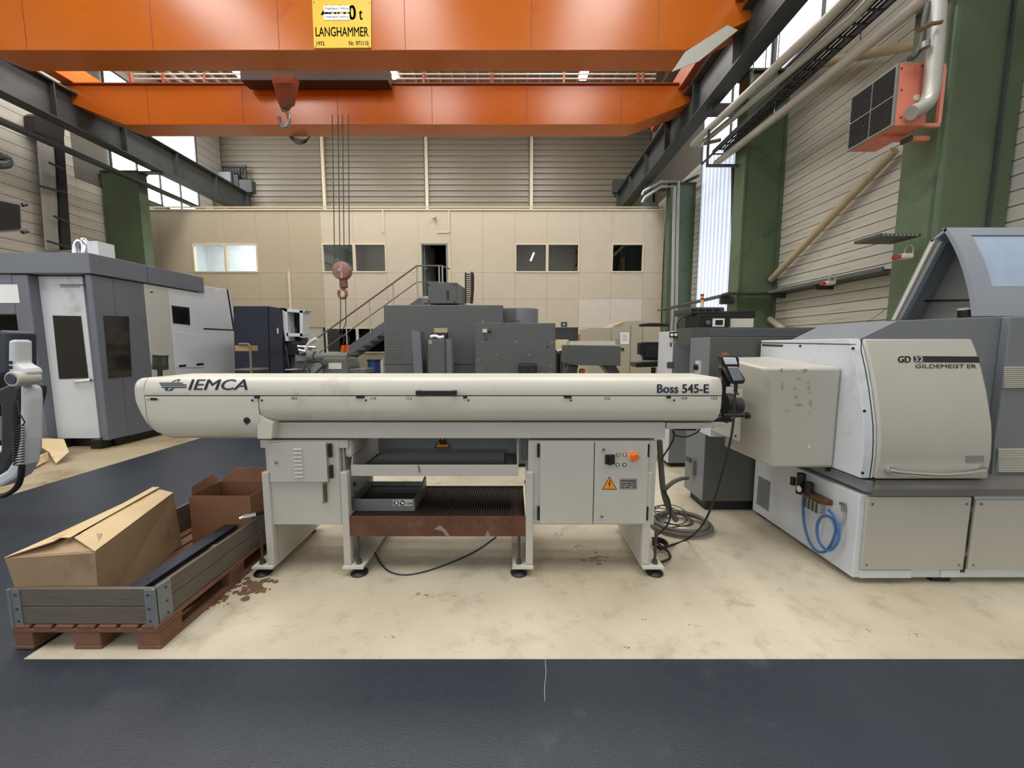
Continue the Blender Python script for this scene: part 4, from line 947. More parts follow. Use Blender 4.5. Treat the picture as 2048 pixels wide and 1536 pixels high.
# lower body
YL = 2.37
XLb = XX(1704, YL, 0.03); zl1 = ZZ(990, YL); zl0 = 0.04
ZRL = ZZ(960, YL)
low_ = B().box(XLb, 4.6, YL, 3.42, zl0, zl1).build('lower_body', LWHITE, la, bevel=0.006)
B().prism([(XLb+0.05, YL-0.03, zl1+0.004), (XLb+0.05, YL-0.03, zl1+0.05), (XLb+0.09, YL-0.005, ZRL), (XLb+0.09, YL+.6, ZRL), (XLb+0.05, YL+.6, zl1+0.004)], (2.35, 0, 0)).build('grey_rail', mat('warm_grey_paint', (108, 106, 102), 0.45), la)
B().box(XLb+0.012, XLb+0.049, YL-0.028, 3.2, zl1+0.03, ZRL).build('rail_end', GREYP, la)
xg = XX(1937, YL, 0.5)
for nm, xa_, xb_ in (('base_panel', XLb+0.035, xg-0.012), ('base_panel', xg+0.02, 4.6)):
    o_ = B().box(xa_, xb_, YL-0.02, YL-0.001, 0.105 if nm else 0, zl1-0.006 - (0.02 if xa_ > 2.7 else 0)).build(nm, DOORP, la, bevel=0.004)
    for (x, z) in ((xa_+.03, zl1-.05), (xb_-.03, zl1-.05), (xa_+.03, .14), (xb_-.03, .14)):
        B().turn([(0, -.005), (.007, -.005), (.007, 0)], (x, YL-.02, z), 'y', 10).build('panel_screw', STEEL, o_)
B().box(xg-0.0115, xg+0.0195, YL-0.006, YL-0.001, 0.08, zl1).build('rusty_gap', mat('rust_black', (52, 40, 34), 0.8, var=0.4, scale=20, dirt=(150, 140, 128), damt=0.5, dscale=14), la)
B().box(XLb+0.04, XX(1820, YL, .1), YL-0.012, YL-0.001, 0.045, 0.098).build('skirting', LWHITE, la)
B().box(XX(1880, YL, .1), xg-0.02, YL-0.012, YL-0.001, 0.05, 0.1).build('skirting', LWHITE, la)
B().box(XX(1822, YL, .1), 3.6, YL+0.001-.012, YL-0.001, 0.06, 0.102).build('dark_recess', DARK, la) if False else None
for (x, y) in ((XLb+0.35, YL+0.1), (4.4, YL+0.1), (XLb+0.1, 3.3), (xg-0.1, YL+0.02)): B().box(x-0.06, x+0.06, y, y+0.1, 0.003, zl0-0.001).build('machine_foot', BLACK, la)
B().sx([(1511, 968), (1526, 985), (1524, 1040), (1507, 1018)], XLb-0.003, 0.003).build('recess_plate', GREYP, la) if False else B().box(XLb-0.003, XLb-0.0002, 3.2, 3.36, 0.12, 0.38).build('grey_plate', GREYP, la)
# spindle cover bulge on the left side
YB0 = 2.56
cxs = [(1524, 735), (1533, 760), (1541, 800), (1546, 850), (1547, 890), (1543, 936)]
front = [W(a, c, YB0) for a, c in cxs]
back = []
x1b = XS - 0.001
for p in front:
    back.append(Vector((p.x - 0.02, 3.12, p.z)))
rt = [Vector((x1b, YB0, p.z)) for p in front]; rtb = [Vector((x1b, 3.3, p.z)) for p in front]
bb = B()
n = len(front)
vs = front + back + rt + rtb; fs = []
for i in range(n-1):
    fs += [(i, i+1, 2*n+i+1, 2*n+i), (n+i, n+i+1, i+1, i), (3*n+i, 3*n+i+1, n+i+1, n+i), (2*n+i, 2*n+i+1, 3*n+i+1, 3*n+i)]
fs += [(0, 2*n, 3*n, n), (n-1, 2*n-1, 4*n-1, 3*n-1)]
for i in (0,): vs[n+i] = vs[n+i] + Vector((0.06, 0, 0.05)); vs[3*n+i] = vs[3*n+i] + Vector((0, 0, 0.05))
bulge = bb.add(vs, fs).build('spindle_cover', DOORP, la, bevel=0.02, smooth=True)
random.seed(3)
SC2 = mat('tape_residue', (172, 152, 122), 0.6, var=0.15, scale=30)
SC3 = mat('grey_scuff', (150, 148, 140), 0.6)
for (a, c, w, h, m) in ((1563, 741, 4, 5, SC3), (1587, 741, 4, 1.5, SC3), (1609, 742, 6, 5, SC2), (1565, 772, 3.5, 14, SC2), (1597, 758, 6, 4, SC2), (1590, 777, 4, 3, SC3), (1592, 794, 5, 5, SC3), (1597, 810, 8, 5, SC3), (1617, 765, 3, 4, SC3), (1618, 775, 4, 5, SC3), (1619, 785, 3, 3, SC3), (1622, 807, 4, 9, SC3), (1574, 822, 9, 2, SC3), (1619, 826, 2, 3, SC3), (1618, 893, 2, 3, WHITELET)):
    pts = [(a + w*math.cos(k*math.pi/5)*random.uniform(.5, 1.1), c + h*math.sin(k*math.pi/5)*random.uniform(.5, 1.1)) for k in range(10)]
    B().px(pts, YB0-0.0008, 0.0007).build('scuff_mark', m, bulge)
# square plate with screws on the slanted left face
xp = front[2].x - 0.02
bp_ = B().box(XX(1505, 2.78, 1.1)-0.085, XX(1505, 2.78, 1.1)-0.07, 2.74, 3.1, 0.9, 1.2)
xq = min(p.x for p in front) - 0.035
plt = B().box(xq, xq+0.012, 2.72, 3.1, 0.86, 1.23).build('access_plate', WGREY, la)
for (y, z) in ((2.75, .89), (2.75, 1.2), (3.07, .89), (3.07, 1.2), (2.75, 1.05)): B().turn([(0, -.005), (.008, -.005), (.008, 0)], (xq, y, z), 'x', 10).build('panel_screw', BLACK, plt)
B().box(xq-0.002, xq, 2.86, 2.98, 0.95, 1.02).build('nameplate', PLATE, plt)
B().box(xq+0.001, xq+0.2, 3.1, 3.3, 0.8, 1.02).build('rear_bracket', LWHITE, la)
# rear grey housing
YR = 2.52
rh = B().px([(1722, 676), (1795, 641), (2010, 633), (2440, 626), (2440, 1000), (1722, 1000)], YR, 0.62).build('rear_housing', GREYP, la, bevel=0.004)
rq = B().px([(2022, 634), (2440, 627), (2440, 957), (1984, 957), (1990, 880), (2003, 790)], YR-0.05, 0.048).build('side_panel', GREYP, la, bevel=0.004)
for (a0, c0_, a1, c1_, n_) in ((2008, 733, 2140, 776, 11), (1995, 897, 2140, 944, 14)):
    fr_ = B().rp(a0, c0_, a1, c1_, YR-0.056, 0.005).build('vent_frame', mat('vent_beige', (150, 146, 134), 0.5), rq)
    for k in range(n_):
        c = c0_ + (c1_-c0_)*(k+0.2)/n_; x0, x1, z0, z1 = RC(a0+1, c, a1, c+2.2, YR-0.06)
        B().box(x0, x1, YR-0.064, YR-0.0565, z0, z1).build('vent_slat', mat('vent_slat_paint', (206, 202, 190), 0.4), rq)
# hood of the tool area above
XH = 3.2
hd = B()
arc_ = [(1893, 455), (1904, 470), (1915, 490), (1926, 514), (1936, 542), (1944, 572), (1950, 603), (1953, 632)]
ap = [S(a, c, XH) for a, c in arc_]
def hoodstrip(i0, i1, x0, x1, d0, d1, t0=0.0, t1=1.0):
    secs = []
    pts = ap[i0:i1+1]
    for x in (x0, x1):
        secs.append([Vector((x, p.y-d0, p.z)) for p in pts] + [Vector((x, p.y-d1, p.z)) for p in reversed(pts)])
    return B().loft(secs)
X9 = 4.7
hood = hoodstrip(0, 7, XH, XH+0.14, 0.0, -0.03).build('hood_frame', SILVER, la, smooth=True)
hoodstrip(0, 1, XH+0.14, X9, 0.0, -0.03).build('hood_top_rail', SILVER, hood, smooth=True)
hoodstrip(5, 7, XH+0.14, X9, 0.0, -0.03).build('hood_bottom_rail', SILVER, hood, smooth=True)
hoodstrip(1, 5, XH+0.14, X9, -0.01, -0.018).build('hood_window', HOODG, hood, smooth=True)
tb = S(1862, 480, XH); bb_ = S(1783, 640, XH)
B().prism([ap[0], tb, tb - Vector((0, 0, 0.02)), ap[0] - Vector((0, 0, 0.025))], (1.5, 0, 0)).build('hood_roof', SILVER, hood)
B().prism([tb, tb + Vector((0, -0.03, 0)), bb_ + Vector((0, -0.03, 0)), bb_], (0.05, 0, 0)).build('hood_side_strip', WHITE, hood)
B().prism([tb + Vector((0, -0.05, -.03)), tb + Vector((0, -0.08, -.03)), bb_ + Vector((0, -0.08, 0)), bb_ + Vector((0, -0.05, 0))], (0.04, 0, 0)).build('hood_side_strip', GREYP, hood)
inner = [p + Vector((0.25, 0.03, 0)) for p in ap] + [bb_ + Vector((0.25, 0, 0)), tb + Vector((0.25, 0, 0))]
B().prism(inner, (0.01, 0, 0)).build('hood_inner_wall', mat('inner_grey', (134, 136, 132), 0.5), hood)
B().prism([tb + Vector((0, 0.0, 0)), bb_, bb_ + Vector((0, 0.01, 0)), tb + Vector((0, 0.01, 0))], (1.5, 0, 0)).build('hood_back', GREYP, hood)
B().cyl(S(1838, 602, XH+.2), S(1948, 600, XH+.2), 0.008, 8).build('inner_rail', BLACK, hood)
B().cyl(S(1812, 630, XH+.1), S(1885, 485, XH+.1), 0.015, 8).build('gas_strut', GREYP, hood)
B().cyl(W(1935, 634, 2.85), W(1935, 619, 2.85), 0.05, 20).build('black_cap', BLACK, la, bevel=0.006); B().cyl(W(1935, 618.8, 2.85), W(1935, 615.5, 2.85), 0.05, 20).build('white_lid', WHITE, la)
# compressed air unit and hoses on the side
XA_ = XLb
AZ = S(1640, 1004, XLb).z
au = B().box(XA_-0.05, XA_-0.001, 2.72, 2.86, AZ-.04, AZ+.04).build('air_unit', mat('aluminium_block', (172, 170, 160), 0.4, 0.4), la, bevel=0.006)
for k, y in enumerate((2.73, 2.765, 2.80, 2.835)): B().box(XA_-0.056, XA_-0.0505, y, y+0.014, AZ-.035, AZ+.035).build('block_slot', BEAMD, au)
RB = mat('brown_bracket', (110, 72, 44), 0.5, 0.3, var=0.2)
B().box(XA_-0.06, XA_-0.001, 2.66, 2.88, AZ+.05, AZ+.09).build('valve_bank', RB, au, bevel=0.008)
B().cyl((XA_-0.05, 2.9, AZ+.04), (XA_-0.05, 2.9, AZ+.2), 0.028, 16).build('filter_cup', BLACK, au, bevel=0.006); B().cyl((XA_-0.05, 2.82, AZ+.06), (XA_-0.05, 2.82, AZ+.16), 0.028, 16).build('filter_cup', BLACK, au, bevel=0.006)
B().cyl((XA_-0.05, 2.98, AZ+.08), (XA_-0.05, 2.98, AZ+.14), 0.018, 14).build('hose_fitting', BLACK, au)
B().cyl((XA_-0.075, 2.86, AZ+.095), (XA_-0.09, 2.86, AZ+.095), 0.028, 20).build('pressure_gauge', BLACK, au); B().cyl((XA_-0.0902, 2.86, AZ+.095), (XA_-0.093, 2.86, AZ+.095), 0.023, 20).build('gauge_face', WHITELET, au)
au.location.y -= 0.1; au.location.z -= 0.03
hpts = [S(1608, 980, XA_-.05), S(1606, 1010, XA_-.04), S(1609, 1050, XA_-.04), S(1620, 1085, XA_-.04), S(1635, 1103, XA_-.04), S(1652, 1102, XA_-.04), S(1664, 1085, XA_-.045), S(1671, 1062, XA_-.05), S(1667, 1042, XA_-.05), S(1655, 1032, XA_-.05), S(1641, 1036, XA_-.05), S(1634, 1055, XA_-.05), S(1637, 1080, XA_-.055), S(1650, 1098, XA_-.06), S(1665, 1097, XA_-.06), S(1677, 1076, XA_-.06), S(1676, 1050, XA_-.06), S(1666, 1030, XA_-.05), S(1657, 1020, XA_-.04)]
B().tube(hpts, 0.009, 10, 6).build('air_hose', HOSEB, la, smooth=True, label='blue air hose')
B().tube([S(1688, 1020, XA_-.02), S(1688, 1035, XA_-.02), S(1683, 1047, XA_-.015), S(1678, 1050, XA_-.01)], 0.006, 8, 4).build('white_tube', WPIPE, la, smooth=True)
B().cyl(S(1687, 1022, XA_-.02), S(1687, 1009, XA_-.02), 0.013, 12).cyl(S(1687, 1009, XA_-.02), S(1681, 1007, XA_-.02), 0.011, 12).build('elbow_fitting', STEEL, la)
sdisc('side_bolt', BLACK, la, 1658, 939, 0.014, XA_-0.001, 0.02)

# dark cabinet standing behind the bulge
dc = thing('electrical_cabinet', 'tall olive grey electrical cabinet behind the lathe spindle cover', 'cabinet', (2.0, 3.7, 0))
ycab = 3.46; xc_ = XX(1412, ycab, 0.8); 
B().box(xc_, 2.9, ycab, 3.84, 0.1, 1.62).build('cabinet_body', OGREY, dc, bevel=0.004)
B().box(xc_-0.001, xc_-0.0002, ycab+0.002, 3.838, 0.1, 1.62).build('side_face', GREYP, dc)
B().box(xc_+0.05, 2.85, ycab+0.04, 3.8, 0.003, 0.0995).build('plinth', BLACK, dc)
yk = 3.64
pl_ = B().box(xc_-0.04, xc_-0.0012, yk-0.04, yk+0.04, 0.3, 0.44).build('connector', STEEL, dc, bevel=0.004); B().box(xc_-0.06, xc_-0.0402, yk-0.02, yk+0.06, 0.42, 0.46).build('connector_latch', BEAMD, dc)
sw = B().box(xc_-0.02, xc_-0.0012, yk-0.04, yk+0.04, 1.28, 1.4).build('switch_plate', WHITE, dc); B().cyl((xc_-0.0202, yk, 1.34), (xc_-0.045, yk, 1.34), 0.028, 16).build('rotary_switch', BLACK, sw)
# grey tall machine enclosure behind
gm = thing('grey_machine', 'light grey machine enclosure with two dial gauges behind the feeder nose', 'machine', (2.3, 5.0, 0))
YG = 4.75
xe0, xe1, _, ze = RC(1343, 663, 1480, 905, YG); B().box(xe0, xe1, YG, YG+0.46, 0.06, ze).build('enclosure', GREYP, gm, bevel=0.008); B().box(xe0+.05, xe1-.05, YG+.05, YG+.4, 0.003, 0.059).build('plinth', BLACK, gm)
B().box(xe0-.012, xe0-0.001, YG, YG+0.46, 0.06, ze+.005).build('side_cover', LWHITE, gm, bevel=0.008)
bz = B().rp(1339, 664, 1356, 675, YG-0.008, 0.0078).build('gauge_bezel', BLACK, gm)
for a in (1343.5, 1351.5): B().turn([(0, -.006), (0.019, -.006), (0.019, 0)], W(a, 669.5, YG-0.0082), 'y', 18).build('dial_gauge', WHITELET, bz)
for a in (1341, 1347, 1353): disc('push_button', STEEL, gm, a, 678, 0.008, YG)
fpx('orange_label', ORLET, gm, rect(1343, 683, 1349, 687), 0.002, YG-0.0002)
B().box(xe0-.02, xe0-.0125, YG+.02, YG+.06, ZZ(693, YG), ZZ(685, YG)).build('handle_recess', BEAMD, gm)
fpx('grey_tape', PLATE, gm, rect(1375, 664, 1408, 686), 0.004, YG-0.0002)
fpx('moulded_grip', DGREY, gm, rect(1334, 724, 1348, 737), 0.004, YG-0.0002)
# long ribbed back cover
lb_ = B().px([(1383, 655), (1740, 655), (1740, 690), (1383, 690)], 4.3, 0.35).build('ribbed_cover', DGREY, gm)
for k in range(6):
    x0, x1, z0, z1 = RC(1420, 657.5+k*2.6, 1738, 658.8+k*2.6, 4.3); B().box(x0, x1, 4.292, 4.2995, z0, z1).build('rib', GREYP, lb_)
fpx('grey_tape', PLATE, lb_, rect(1697, 666, 1727, 672), 0.01, 4.29)
# black control head with display on top
hdn = thing('operator_unit', 'black control head with small square display above the grey machine', 'machine', W(1430, 655, 5.2))
B().rp(1397, 628, 1460, 654.5, 5.1, 0.4).build('housing', BLACK, hdn, bevel=0.01); B().rp(1379, 614, 1450, 628, 5.2, 0.5).build('fan_cowl', BEAMD, hdn, bevel=0.02)
for k in range(4): B().rp(1385+k*15, 617, 1395+k*15, 621, 5.18, 0.018).build('vent_slot', BLACK, hdn)
o_ = B().rp(1427, 637, 1449, 653, 5.07, 0.028).build('display_frame', WHITELET, hdn); B().rp(1431, 640, 1446, 650, 5.065, 0.0045).build('display', DARK, o_)
B().turn([(0.018, -.02), (0.03, -.02), (0.03, 0.0)], W(1415, 645, 5.1), 'y', 18).build('ring_handle', STEEL, hdn)
B().rp(1461, 637, 1507, 654.5, 5.15, 0.3).build('beige_box', WHITE, hdn)
B().px([(1450, 622), (1512, 618), (1512, 636), (1450, 636)], 5.25, 0.3).build('motor', BLACK, hdn, bevel=0.02)
B().tube([W(1355, 657, 5.0), W(1356, 645, 5.0), W(1366, 634, 5.0), W(1382, 630, 5.1)], 0.012, 8, 5).build('cable', RUBBER, hdn)
st = thing('stack_light', 'small red and yellow stack light on the black control head', 'lamp', W(1404, 614, 5.3))
for k, (c0_, c1_, m) in enumerate(((588, 592.5, REDB), (593, 595.5, WHITE), (596, 600, REDB), (600.5, 607, mat('amber_lens', (222, 184, 120), 0.3)), (607.2, 614, WHITE))):
    B().cyl(W(1404.5, c1_, 5.3), W(1404.5, c0_, 5.3), 0.022, 14).build('lens', m, st)

# ================================================================== RIGHT WALL FITTINGS
def pipe(name, label, pts, r, m, cat='pipe', sm=0):
    return tag(B().tube(pts, r, 14, sm).build(name, m, smooth=True), label, cat)
pu = S(1386, 288, 5.45)
pipe('white_pipe', 'uppermost thick pale pipe running along the right wall', [S(1386, 288, 5.0), S(1651, 41, 5.0), Vector((5.0, 3.0, 6.72))], 0.085, WPIPE)
pipe('white_pipe', 'second pale pipe just below the uppermost one', [S(1400, 290, 5.25), S(1545, 172, 5.25), S(1712, 30, 5.25), Vector((5.25, 3.0, 6.95))], 0.07, WPIPE)
pipe('white_pipe', 'lowest pale pipe under the cable tray at the right', [S(1432, 327, 5.5), S(1640, 165, 5.5), S(1846, 0, 5.5), Vector((5.5, 3.0, 6.3))], 0.085, WPIPE)
pipe('white_pipe', 'short horizontal link between the upper pipes at their far end', [S(1405, 288, 5.0), S(1440, 280, 5.5)], 0.05, WPIPE)
# cable tray
T0, T1 = S(1432, 300, 5.4), S(1775, 10, 5.4)
zt_ = (T0.z+T1.z)/2
ct = thing('cable_tray', 'dark cable ladder running between the pale pipes at the right', 'tray', (5.5, 7, zt_))
B().box(5.3, 5.31, 4.2, T0.y, zt_, zt_+0.12).build('side_rail', BEAMD, ct); B().box(5.6, 5.61, 4.2, T0.y, zt_, zt_+0.12).build('side_rail', BEAMD, ct)
for k in range(26): y = 4.25 + (T0.y-4.3)*k/25; B().box(5.311, 5.599, y, y+0.03, zt_+0.005, zt_+0.03).build('rung', BEAMD, ct)
for k in range(3): B().tube([(5.38+k*.07, 4.2, zt_+.05), (5.38+k*.07, T0.y-.2, zt_+.05)], 0.02, 6).build('cable', RUBBER, ct)
# wall brackets for the pipes
for (y, n) in ((6.6, 'near the fan heater'), (8.6, 'midway along')):
    t = thing('pipe_hanger', 'thin steel hanger rods holding the pale pipes, ' + n, 'hanger', (5.2, y, 6.9))
    for x, z in ((5.0, 6.98), (5.25, 7.05), (5.5, 6.35)): B().cyl((x, y, z-.0), (x, y, 7.449 if x < 5.1 else 8.6), 0.01, 6).build('hanger_rod', STEEL, t)
t = thing('pipe_bracket', 'dark steel bracket carrying the pipe ends beside the far green column', 'bracket', (5.6, 10.5, 6.1))
B().box(4.9, 5.71, 10.2, 10.25, 6.02, 6.08).build('bracket_arm', BEAMD, t); B().box(4.9, 4.95, 10.2, 10.25, 6.081, 6.9).build('upright', BEAMD, t)
# diagonal braces
pipe('steel_brace', 'long dusty diagonal tube brace rising to the near green column', [S(1500, 604, 6.55).lerp(S(1826, 262, 6.55), 0.2), S(1500, 604, 6.55).lerp(S(1826, 262, 6.55), 0.93)], 0.075, mat('dusty_tube', (176, 160, 132), 0.5, var=0.08), 'brace')
pipe('steel_brace', 'short diagonal brace dropping behind the wall shelf', [S(1540, 638, 6.55), S(1570, 662, 6.55), S(1640, 720, 6.55)], 0.075, MATS['dusty_tube'], 'brace')
pipe('steel_brace', 'upper diagonal brace between the two green columns', [(6.55, 9.8, 8.0), (6.55, 6.0, 6.0)], 0.08, MATS['dusty_tube'], 'brace')
# wall shelf (cable duct with lamps)
sh = thing('wall_shelf', 'dark steel cable shelf along the right wall above the lathe', 'shelf', (6.0, 9, 2.6))
P1, P2, P3 = S(1300, 628, 5.6), S(1470, 600, 5.6), S(1790, 552, 5.6)
ys_ = S(1785, 548, 6.45).y
B().box(6.3, 6.71, ys_, 9.9, 2.8, 2.83).build('tray_base', BEAMD, sh); B().box(6.27, 6.299, ys_, 9.9, 2.8, 2.87).build('tray_lip', DGREY, sh)
for y in (6.6, 8.2, 9.6): B().box(6.35, 6.71, y, y+.04, 2.7, 2.799).build('support_arm', BEAMD, sh)
B().box(5.3, 6.3, 9.6, 9.93, 2.8, 2.84).build('column_platform', BEAMD, sh); B().box(5.35, 5.6, 9.931, 14.4, 2.8, 2.84).build('far_tray', DGREY, sh)
B().box(5.4, 5.71, 10.1, 10.2, 2.6, 2.799).build('support_arm', BEAMD, sh)
B().box(4.95, 5.499, 5.35, 5.75, 3.0, 3.04).build('near_tray', BEAMD, sh)
for k in range(9): B().box(4.98+k*.055, 5.01+k*.055, 5.342, 5.3495, 3.005, 3.035).build('tray_slot', GALV, sh)
for (a, c, X_, nm) in ((1655, 568, 5.75, 'over the middle of the wall shelf'), (1805, 515, 5.4, 'beside the broad green column')):
    q = S(a, c, X_); t = thing('cable_connector', 'white plug with a looped cable ' + nm, 'connector', q)
    B().box(q.x-.05, q.x+.1, q.y-.06, q.y+.06, q.z-0.02, q.z+.05).build('plug', WHITE, t, bevel=.02); B().box(q.x-.12, q.x-.051, q.y-.04, q.y+.04, q.z-0.02, q.z+.03).build('red_socket', REDB, t, bevel=.01)
    B().tube([q + Vector((0.02, 0, .05)), q + Vector((.03, 0, .13)), q + Vector((.09, 0, .17)), q + Vector((.13, 0, .12)), q + Vector((.14, 0, .0))], 0.01, 8, 5).build('cable_loop', WPIPE, t)
pipe('downpipe', 'dark drain pipe beside the bright corrugated window', [S(1466, 600, 6.2), S(1466, 330, 6.2)], 0.05, BEAMD)
pipe('thin_cable', 'thin blue cable slanting down the wall above the lathe', [S(1776, 615, 6.6), S(1722, 655, 6.6), Vector((5.0, 5.0, .02))], 0.008, HOSEB, 'cable')
# white pipes beside the far column
pipe('white_pipe', 'left one of two thin white pipes bent around the far right column', [W(1284, 390, 14.4), W(1287, 383, 14.4), W(1322, 363, 14.3), W(1357, 363, 14.3), W(1352, 640, 14.3), Vector((W(1352, 640, 14.3).x, 14.3, .01))], 0.05, WPIPE)
pipe('white_pipe', 'right one of two thin white pipes bent around the far right column', [W(1284, 405, 14.2), W(1290, 395, 14.2), W(1322, 373, 14.1), W(1349, 373, 14.1), W(1344, 640, 14.1), Vector((W(1344, 640, 14.1).x, 14.1, .01))], 0.05, WPIPE)
pipe('wall_duct', 'long slim dark rail on the wall beyond the beige partition corner', [S(1396, 352, 6.4), S(1365, 366, 6.4), S(1345, 380, 6.4)], 0.05, BEAMD, 'duct')
# red fan heater
ht = thing('fan_heater', 'salmon red fan heater with black louvres on the near right column', 'heater', W(1800, 250, 5.1))
# rotated slightly: a box in plan
hx = 4.9
pA = S(1700, 196, hx); 
zT, zB = S(1797, 125, hx).z, S(1790, 248, hx).z
yN, yF = S(1797, 125, hx).y, S(1702, 196, hx).y
B().box(hx+0.03, hx+0.42, yN, yF, zB, zT).build('casing', REDP, ht, bevel=0.006)
gf = B().box(hx, hx+0.029, yN, yF, zB, zT).build('grille_frame', mat('grille_grey', (122, 122, 116), 0.5), ht)
for (ya, yb) in ((yN+0.03, (yN+yF)/2-0.012), ((yN+yF)/2+0.012, yF-0.03)):
    for (za, zb_) in ((zB+0.03, (zB+zT)/2-0.012), ((zB+zT)/2+0.012, zT-0.03)):
        B().box(hx-0.004, hx-0.0002, ya, yb, za, zb_).build('grille_opening', DARK, gf)
        for k in range(11): z = za + (zb_-za)*(k+.5)/11; B().box(hx-0.014, hx-0.0045, ya, yb, z-0.004, z+0.004).build('louvre', BEAMD, gf)
FR = mat('light_salmon', (226, 142, 120), 0.45)
yf_ = yN+0.02
B().box(hx+0.421, XX(1893, yf_, zT), yf_, yf_+0.04, zT-0.04, zT).build('frame_bar', FR, ht); B().box(hx+0.421, XX(1893, yf_, zT), yf_, yf_+0.04, zB, zB+0.04).build('frame_bar', FR, ht)
B().box(XX(1893, yf_, 5)-.04, XX(1893, yf_, 5), yf_, yf_+0.04, zB+0.041, zT-0.041).build('frame_bar', FR, ht)
B().box(XX(1893, yf_, 5)-.04, XX(1893, yf_, 5), yf_+.041, 5.38, zT-0.04, zT).build('frame_bar', BEAMD, ht)
B().box(hx+0.1, 5.65, (yN+yF)/2-.1, (yN+yF)/2-.05, zB-0.06, zB-0.001).build('support_angle', REDP, ht)
B().box(hx+0.35, hx+0.39, (yN+yF)/2-.1, 5.38, zB-0.12, zB-0.061).build('support_angle', BEAMD, ht)
for (a, c) in ((1803, 137), (1845, 132), (1803, 180), (1801, 235), (1838, 228)): B().turn([(0, -.006), (.012, -.006), (.012, 0)], W(a, c, yN), 'y', 8).build('screw', BEAMD, ht)
B().turn([(0, -.01), (.04, -.01), (.04, 0)], W(1833, 196, yN), 'y', 14).build('blank_cap', WHITE, ht)
yp = yN - 0.12
pipe('heating_pipe', 'thick silver insulated pipe bending into the red fan heater', [W(1878, -60, yp), W(1874, 40, yp), W(1868, 120, yp), W(1863, 180, yp), W(1853, 207, yp), W(1838, 218, yp), W(1822, 226, yp)], 0.085, WPIPE, 'pipe', 5)
pipe('heating_pipe', 'thin pipe with valves dropping to the top of the fan heater', [W(1857, 5, yp+.03), W(1849, 40, yp+.03), W(1842, 90, yp+.03), W(1830, 112, yp+.02), W(1818, 118, yp+.02)], 0.03, BEAMD, 'pipe', 4)
vv = thing('pipe_valve', 'rusty valve pair at the upper pipe of the fan heater', 'valve', W(1860, 55, yp))
B().cyl(W(1838, 60, yp-.1), W(1862, 48, yp-.1), 0.03, 12).cyl(W(1862, 48, yp-.1), W(1884, 44, yp-.12), 0.022, 10).build('valve_body', mat('brass_rust', (120, 96, 70), 0.4, 0.6, var=0.2), vv); B().cyl(W(1850, 84, yp-.05), W(1850, 96, yp-.05), 0.05, 12).build('valve_wheel', STEEL, vv)

# ================================================================== LEFT MILL
YM = 5.6
ml = thing('milling_machine', 'huge blue grey and white milling machine enclosure on the left', 'machine', (-7.5, 7, 0))
XM = XX(205, YM, 1.0)
zmb, zmt = 0.14, ZZ(549, YM); ztt = ZZ(506, YM)
def U(px, py): return W(px, py, YM)
def mr(name, m, a, c, e, g, d0, d1, par=ml, **k):
    x0, x1, z0, z1 = RC(a, c, e, g, YM); return B().box(x0, x1, YM+d0, YM+d1, z0, z1).build(name, m, par, **k)
xdoor0, xdoor1, xpost = XX(96, YM+.12), XX(183, YM+.12), XX(188, YM)
# top band
B().box(-10.5, XM+0.03, YM-0.03, 6.44, zmt+0.01, ztt).build('top_band', BGREY, ml, bevel=0.01)
B().box(-10.5, XM+0.03, 6.45, 7.6, zmt+0.01, ztt).build('top_band', BGREY, ml, bevel=0.01)
# front wall left of the door
xop0, xop1 = -10.5, XX(44, YM)
B().box(xop1, xdoor0, YM, YM+0.25, zmb, zmt).build('front_pillar', BGREY, ml, bevel=0.01)
B().box(-10.5, xop1-0.002, YM, YM+0.25, ZZ(628, YM), zmt).build('front_header', BGREY, ml)
B().box(-10.5, xop1-0.002, YM, YM+0.25, zmb, ZZ(838, YM)).build('front_sill', BGREY, ml)
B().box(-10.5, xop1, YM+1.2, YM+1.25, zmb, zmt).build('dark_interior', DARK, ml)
B().box(xop1-0.3, xop1-0.002, YM+0.251, YM+0.6, zmb, ZZ(628, YM)).build('inner_frame', mat('inner_blue_grey', (66, 70, 80), 0.5), ml)
mr('paper_sheet', WHITELET, -10, 569, 38, 606, -0.006, -0.001)
# recessed white door
B().box(xdoor0+0.002, xdoor1, YM+0.12, YM+0.17, zmb, zmt).build('sliding_door', LWHITE, ml, bevel=0.005)
dl_ = [o for o in ml.children if o.name.startswith('sliding_door')][0]
B().px([(105, 631), (161, 632), (176, 756), (118, 758)], YM+0.112, 0.007).build('door_window', mat('dark_window', (30, 27, 25), 0.12), dl_)
B().tube([W(149, 764, YM+.115), W(151, 764, YM+.06), W(181, 760, YM+.06), W(182, 760, YM+.115)], 0.02, 8).build('door_handle', CHROME, dl_)
B().rp(120, 569, 170, 571, YM+0.117, 0.0028).build('small_print', BLACKLET, dl_); B().rp(120, 573, 160, 574.2, YM+0.117, 0.0028).build('small_print', BLACKLET, dl_)
B().box(xdoor1+0.001, xpost, YM+0.3, YM+0.35, zmb, zmt).build('door_recess', BGREY, ml)
B().box(xpost, XM, YM, YM+0.3, zmb, zmt).build('corner_post', BGREY, ml, bevel=0.01)
B().box(xdoor0, xpost-0.001, YM+0.18, YM+0.29, zmt-0.1, zmt).build('door_track', BLACK, ml)
